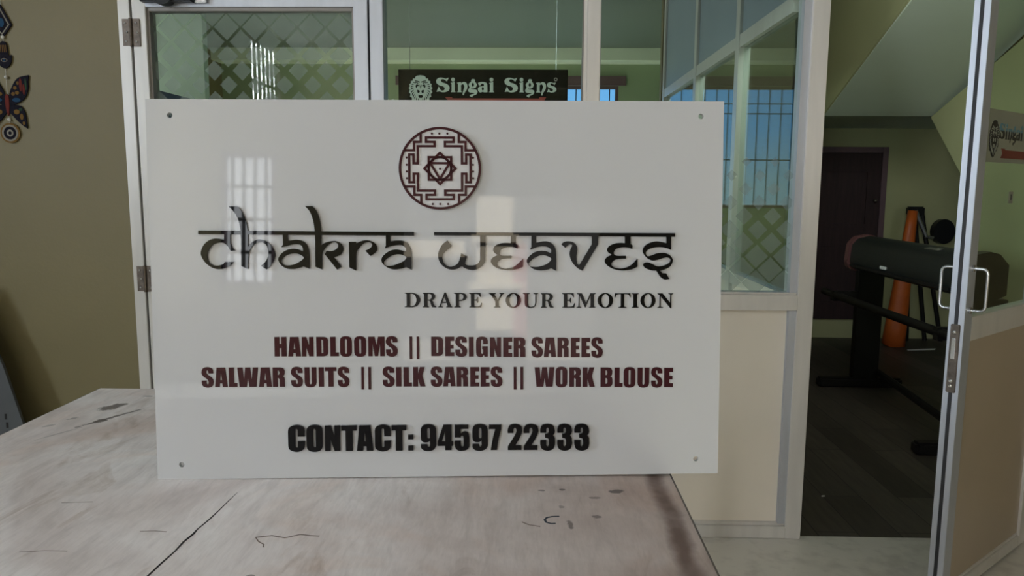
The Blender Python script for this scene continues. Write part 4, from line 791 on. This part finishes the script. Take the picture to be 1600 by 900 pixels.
# ------------------------------------------------------------------ charm string on the olive wall
def charms():
    r = empty('wall_hanging', (-1.794, 2.646, 1.36)); tag(r, 'string of painted charms with butterfly and eye discs on the olive wall', 'wall hanging')
    Z = lambda v: v-1.36
    T = (-.006, -.002)
    bm = bmesh.new(); tube(bm, [(0, -.004, Z(1.93)), (0, -.004, Z(1.43))], .0009, 6); obj('string', bm, 'string', r)
    bm = bmesh.new(); tube(bm, [(0, -.0005, Z(1.93)), (0, -.012, Z(1.93))], .002, 8); obj('nail', bm, 'steel', r)
    d = plate('diamond_charm', [[(0, Z(1.735)), (.035, Z(1.778)), (0, Z(1.845)), (-.035, Z(1.778))]], T[0], T[1], 'charm_navy', r)
    plate('charm_border', [[(0, Z(1.744)), (.028, Z(1.778)), (0, Z(1.832)), (-.028, Z(1.778))], [(0, Z(1.750)), (.023, Z(1.778)), (0, Z(1.824)), (-.023, Z(1.778))]], T[0]-.0012, T[0], 'charm_cream', d)
    plate('charm_pupil', [circle(0, Z(1.785), .010, 20, .015)], T[0]-.0012, T[0], 'charm_blue', d)
    hx = .002
    hand = [(0, Z(1.725), 1), (.007, Z(1.722)), (.012, Z(1.712)), (.014, Z(1.690)), (.017, Z(1.678)), (.026, Z(1.679), 1), (.024, Z(1.662)), (.017, Z(1.645)), (0, Z(1.635)), (-.017, Z(1.645)), (-.024, Z(1.662)), (-.026, Z(1.679), 1), (-.017, Z(1.678)), (-.014, Z(1.690)), (-.012, Z(1.712)), (-.007, Z(1.722))]
    h = plate('hand_charm', [smooth_path(hand)], T[0], T[1], 'charm_navy', r); h['label'] = 'navy open hand charm with a small eye'
    join_plates('finger_lines', [[[(x-.001, Z(1.688)), (x+.001, Z(1.688)), (x+.001, Z(1.712)), (x-.001, Z(1.712))]] for x in (-.009, -.003, .003, .009)], T[0]-.001, T[0], 'charm_gold', h)
    plate('hand_eye', [circle(0, Z(1.662), .011, 24, .006), circle(0, Z(1.662), .0085, 24, .0042)], T[0]-.001, T[0], 'charm_cream', h)
    plate('charm_pupil', [circle(0, Z(1.662), .0035, 14)], T[0]-.001, T[0], 'charm_blue', h)
    # butterfly
    b = empty('butterfly_charm', (0, 0, Z(1.52))); b.parent = r; b['label'] = 'painted butterfly charm in red, green and gold'
    body = smooth_path([(0, .030, 1), (.006, .022), (.007, .0), (.005, -.025), (0, -.045, 1), (-.005, -.025), (-.007, 0), (-.006, .022)])
    plate('butterfly_body', [body], T[0]-.002, T[1], 'charm_red', b)
    for s in (-1, 1):
        up = [(.004, .012, 1), (.014, .045), (.040, .082), (.079, .093, 1), (.076, .072), (.074, .045), (.062, .018), (.045, .004), (.02, -.006), (.004, -.004, 1)]
        lo = [(.004, -.004, 1), (.02, -.006), (.045, -.010), (.056, -.028), (.060, -.052), (.062, -.086, 1), (.045, -.074), (.028, -.058), (.012, -.040), (.003, -.030, 1)]
        w1 = plate('upper_wing', [[(s*x, z) for x, z in smooth_path(up)]], T[0], T[1], 'charm_navy', b)
        w2 = plate('lower_wing', [[(s*x, z) for x, z in smooth_path(lo)]], T[0], T[1], 'charm_navy', b)
        def spot(par, pts, m): join_plates('wing_spots', [[[(s*x, z) for x, z in smooth_path(p)]] for p in pts], T[0]-.0012, T[0], m, par)
        def el(x, z, a, bq): return [(x+a*math.cos(t*.785), z+bq*math.sin(t*.785)) for t in range(8)]
        spot(w1, [el(.050, .060, .005, .022), el(.060, .045, .004, .018)], 'charm_red')
        spot(w1, [el(.068, .062, .003, .020)], 'charm_green')
        spot(w1, [el(.030, .050, .006, .006), el(.022, .030, .006, .006), el(.036, .034, .007, .006), el(.040, .066, .004, .006)], 'charm_gold')
        spot(w1, [el(.032, .010, .014, .007)], 'charm_blue')
        spot(w2, [el(.030, -.030, .010, .008), el(.046, -.046, .006, .010), el(.052, -.068, .004, .006)], 'charm_gold')
        spot(w2, [el(.044, -.022, .006, .005)], 'charm_green')
    e = plate('eye_charm', [circle(.001, Z(1.419), .034, 36)], T[0], T[1], 'charm_gold', r); e['label'] = 'round eye charm in navy and cream rings'
    plate('eye_ring', [circle(.001, Z(1.419), .028, 36), circle(.001, Z(1.419), .022, 36)], T[0]-.001, T[0], 'charm_cream', e)
    plate('eye_ring', [circle(.001, Z(1.419), .022, 36), circle(.001, Z(1.419), .012, 36)], T[0]-.001, T[0], 'charm_navy', e)
    plate('eye_ring', [circle(.001, Z(1.419), .012, 36), circle(.001, Z(1.419), .006, 36)], T[0]-.001, T[0], 'charm_cream', e)
    plate('charm_pupil', [circle(.001, Z(1.419), .006, 20)], T[0]-.001, T[0], 'charm_navy', e)
    for z in (1.738, 1.606, 1.464):
        bm = bmesh.new(); ball(bm, (.001, -.006, Z(z)), .0055); obj('bead', bm, 'bead_white', r, None, True)
charms()

# ------------------------------------------------------------------ grey sheet leaning by the wall at far left
def sheet():
    r = empty('leaning_sheet', (-1.87, 2.50, 0)); tag(r, 'grey slotted sheet leaning on the olive wall at the far left', 'sheet')
    r.rotation_euler = (R(-3.0), 0, 0)
    bm = prism(bmesh.new(), [(-.35, 0), (.25, 0), (.060, .625), (-.05, .90), (-.35, .92)], 0, .012, 'y'); obj('sheet', bm, 'grey_board', r)
    obj('slots', boxes([(.058-.03*0+i*.004, .066+i*.004, -.001, 0.001, .44-i*.03, .46-i*.03) for i in range(4)]), 'crack_dark', r)
sheet()

# ------------------------------------------------------------------ passage: cutter, roll, easel, scraps
def plotter():
    r = empty('vinyl_cutter', (2.10, 4.2, 0)); tag(r, 'black vinyl cutting plotter on a two legged stand beyond the open door', 'plotter')
    y = lambda v: v-4.2; x = lambda v: v-2.10
    sec = [(x(1.985), .765), (x(1.975), .80), (x(1.985), .90), (x(2.02), .94), (x(2.09), .955), (x(2.13), .945), (x(2.17), .90), (x(2.17), .77), (x(2.10), .738), (x(2.02), .745)]
    bm = prism(bmesh.new(), sec, y(3.60), y(4.80), 'y'); obj('body', bm, 'dark_plastic', r, None, True)
    bm = prism(bmesh.new(), [(a*1.08-.004, .845+(b-.845)*1.08) for a, b in sec], y(4.80), y(4.86), 'y'); bmesh.ops.bevel(bm, geom=bm.edges[:], offset=.006, segments=2, affect='EDGES'); e = obj('end_cap', bm, 'maroon_plastic', r); e['label'] = 'maroon plastic end cap of the cutter'
    bm = prism(bmesh.new(), [(a*1.08-.004, .845+(b-.845)*1.08) for a, b in sec], y(3.53), y(3.60), 'y'); obj('end_cap', bm, 'black_plastic', r)
    obj('media_tray', boxes([(x(1.955), x(1.985), y(3.62), y(4.75), .770, .786)], .002), 'black_plastic', r)
    obj('indicator_window', B(x(1.968), x(1.976), y(4.30), y(4.37), .795, .812, bev=.002), 'white_spot', r)
    bm = prism(bmesh.new(), [(x(2.022), .9405), (x(2.05), .9475), (x(2.05), .950), (x(2.022), .943)], y(3.86), y(4.00), 'y'); obj('cover_highlight', bm, 'steel', r)  # pale highlight on the cover, made as a thin steel strip
    for yy in (4.80, 3.56):
        obj('stand_post', B(x(2.03), x(2.185), y(yy)-.03, y(yy)+.03, .06, .745, bev=.004), 'black_metal', r)
        obj('stand_foot', B(x(1.82), x(2.34), y(yy)-.035, y(yy)+.035, .0, .06, bev=.012), 'black_metal', r)
    bm = bmesh.new(); tube(bm, [(x(2.185), y(4.78), .10), (x(2.06), y(3.60), .10)], .022, 8); obj('stand_brace', bm, 'black_metal', r)
    bm = bmesh.new(); tube(bm, [(x(1.90), y(4.98), .585), (x(1.90), y(3.45), .585)], .022, 12); tube(bm, [(x(1.945), y(4.95), .56), (x(1.945), y(3.45), .56)], .016, 12); obj('roll_bars', bm, 'black_metal', r, None, True)
    for yy in (4.80, 3.56): obj('bar_bracket', B(x(1.88), x(2.04), y(yy)-.02, y(yy)+.02, .55, .61), 'black_metal', r)
plotter()
def orange_roll():
    r = empty('orange_roll', (2.90, 6.10, 0)); tag(r, 'orange sheet rolled into a cone leaning on the passage wall', 'roll')
    r.rotation_euler = (R(-5), R(6.5), 0)
    bm = bmesh.new(); rings = []; N = 40; H = 1.07
    for k in range(9):
        t = k/8; ring = []
        for i in range(N+7):
            a = 2*math.pi*i/N + .6; q = (.098-.058*t)*(1-.0035*i) 
            ring.append(bm.verts.new((math.cos(a)*q, math.sin(a)*q*.8, t*H + (.025*math.sin(a) if k == 0 else 0) + .01)))
        rings.append(ring)
    for u, v in zip(rings, rings[1:]):
        for j in range(N+6): bm.faces.new((u[j], u[j+1], v[j+1], v[j]))
    o = obj('rolled_sheet', bm, 'orange_sheet', r, None, True); sm = o.modifiers.new('thickness', 'SOLIDIFY'); sm.thickness = .003
orange_roll()
def easel():
    r = empty('folded_easel', (3.24, 6.31, 0)); tag(r, 'black folded stand with a silver bar leaning beside the orange roll', 'stand'); r.rotation_euler = (R(-1), 0, 0)
    bm = bmesh.new()
    for a, b in (((-.14, 0, 0), (-.17, 0, 1.09)), ((.14, 0, 0), (-.09, 0, 1.09)), ((.02, .02, 0), (-.13, .02, 1.05))): tube(bm, [a, b], .018, 8)
    obj('leg_frame', bm, 'black_metal', r)
    obj('head', B(-.20, -.07, -.03, .03, 1.03, 1.10, bev=.01), 'black_plastic', r)
    bm = bmesh.new(); tube(bm, [(-.15, -.035, 1.07), (-.055, -.04, .86), (.0, -.04, .85)], .017, 8); obj('silver_bar', bm, 'steel', r)
    bm = bmesh.new(); disc(bm, (.10, .90), .085, (-.02, .045), 'y', 28, .10); obj('reel', bm, 'black_plastic', r, None, True)
easel()
def scrap(name, loc, pts, label, m='white_spot'):
    o = obj(name, prism(bmesh.new(), pts, 0, .0015, 'z'), m); o.location = loc; tag(o, label, 'paper scrap')
scrap('paper_scrap', (1.20, 3.03, -.001), [(-.008, -.006), (.006, -.004), (.009, .006), (-.004, .004)], 'tiny white paper scrap on the dark plank floor by the doorway')
scrap('paper_offcut', (3.05, 5.95, -.001), [(-.12, -.03), (.10, .0), (.13, .05), (-.02, .025), (-.12, -.01)], 'curved pale paper offcut on the floor by the orange roll')
def cabinet():
    r = empty('steel_cabinet', (-2.15, 3.95, 0)); tag(r, 'dark blue steel cabinet behind the left glass door', 'cabinet')
    obj('body', B(-.33, .33, -.2, .2, 0, 1.70, bev=.004), 'blue_cabinet', r)
    for s in (-1, 1):
        d = obj('door', B(min(s*.005, s*.32), max(s*.005, s*.32), -.215, -.2005, .06, 1.66, bev=.002), 'blue_cabinet', r)
        bm = bmesh.new(); tube(bm, [(s*.035, -.215, .85), (s*.035, -.24, .86), (s*.035, -.24, .97), (s*.035, -.215, .98)], .005, 8); obj('handle', bm, 'steel', d)
cabinet()
def fan(loc, zc, label, drop):
    r = empty('ceiling_fan', (loc[0], loc[1], zc)); tag(r, label, 'ceiling fan')
    bm = bmesh.new(); tube(bm, [(0, 0, -.001), (0, 0, -.03), (0, 0, -.09)], .065, 20, .018); obj('canopy', bm, 'fan_metal', r, None, True)
    bm = bmesh.new(); tube(bm, [(0, 0, -.05), (0, 0, -drop)], .011, 10); obj('rod', bm, 'fan_metal', r)
    bm = bmesh.new(); disc(bm, (0, 0), .10, (-drop-.10, -drop), 'z', 28); obj('motor', bm, 'fan_metal', r, None, True)
    for k in range(3):
        bm = bmesh.new(); prism(bm, [(.08, -.03), (.2, -.05), (.58, -.06), (.60, 0), (.58, .06), (.2, .05), (.08, .03)], -drop-.07, -drop-.064, 'z')
        bmesh.ops.rotate(bm, verts=bm.verts[:], matrix=Matrix.Rotation(R(20+120*k), 3, 'Z'), cent=(0, 0, 0)); obj('blade', bm, 'fan_metal', r)
fan((-.07, -4.9), 3.3, 'ceiling fan of the workshop mirrored faintly in the white sign and glass', .75)
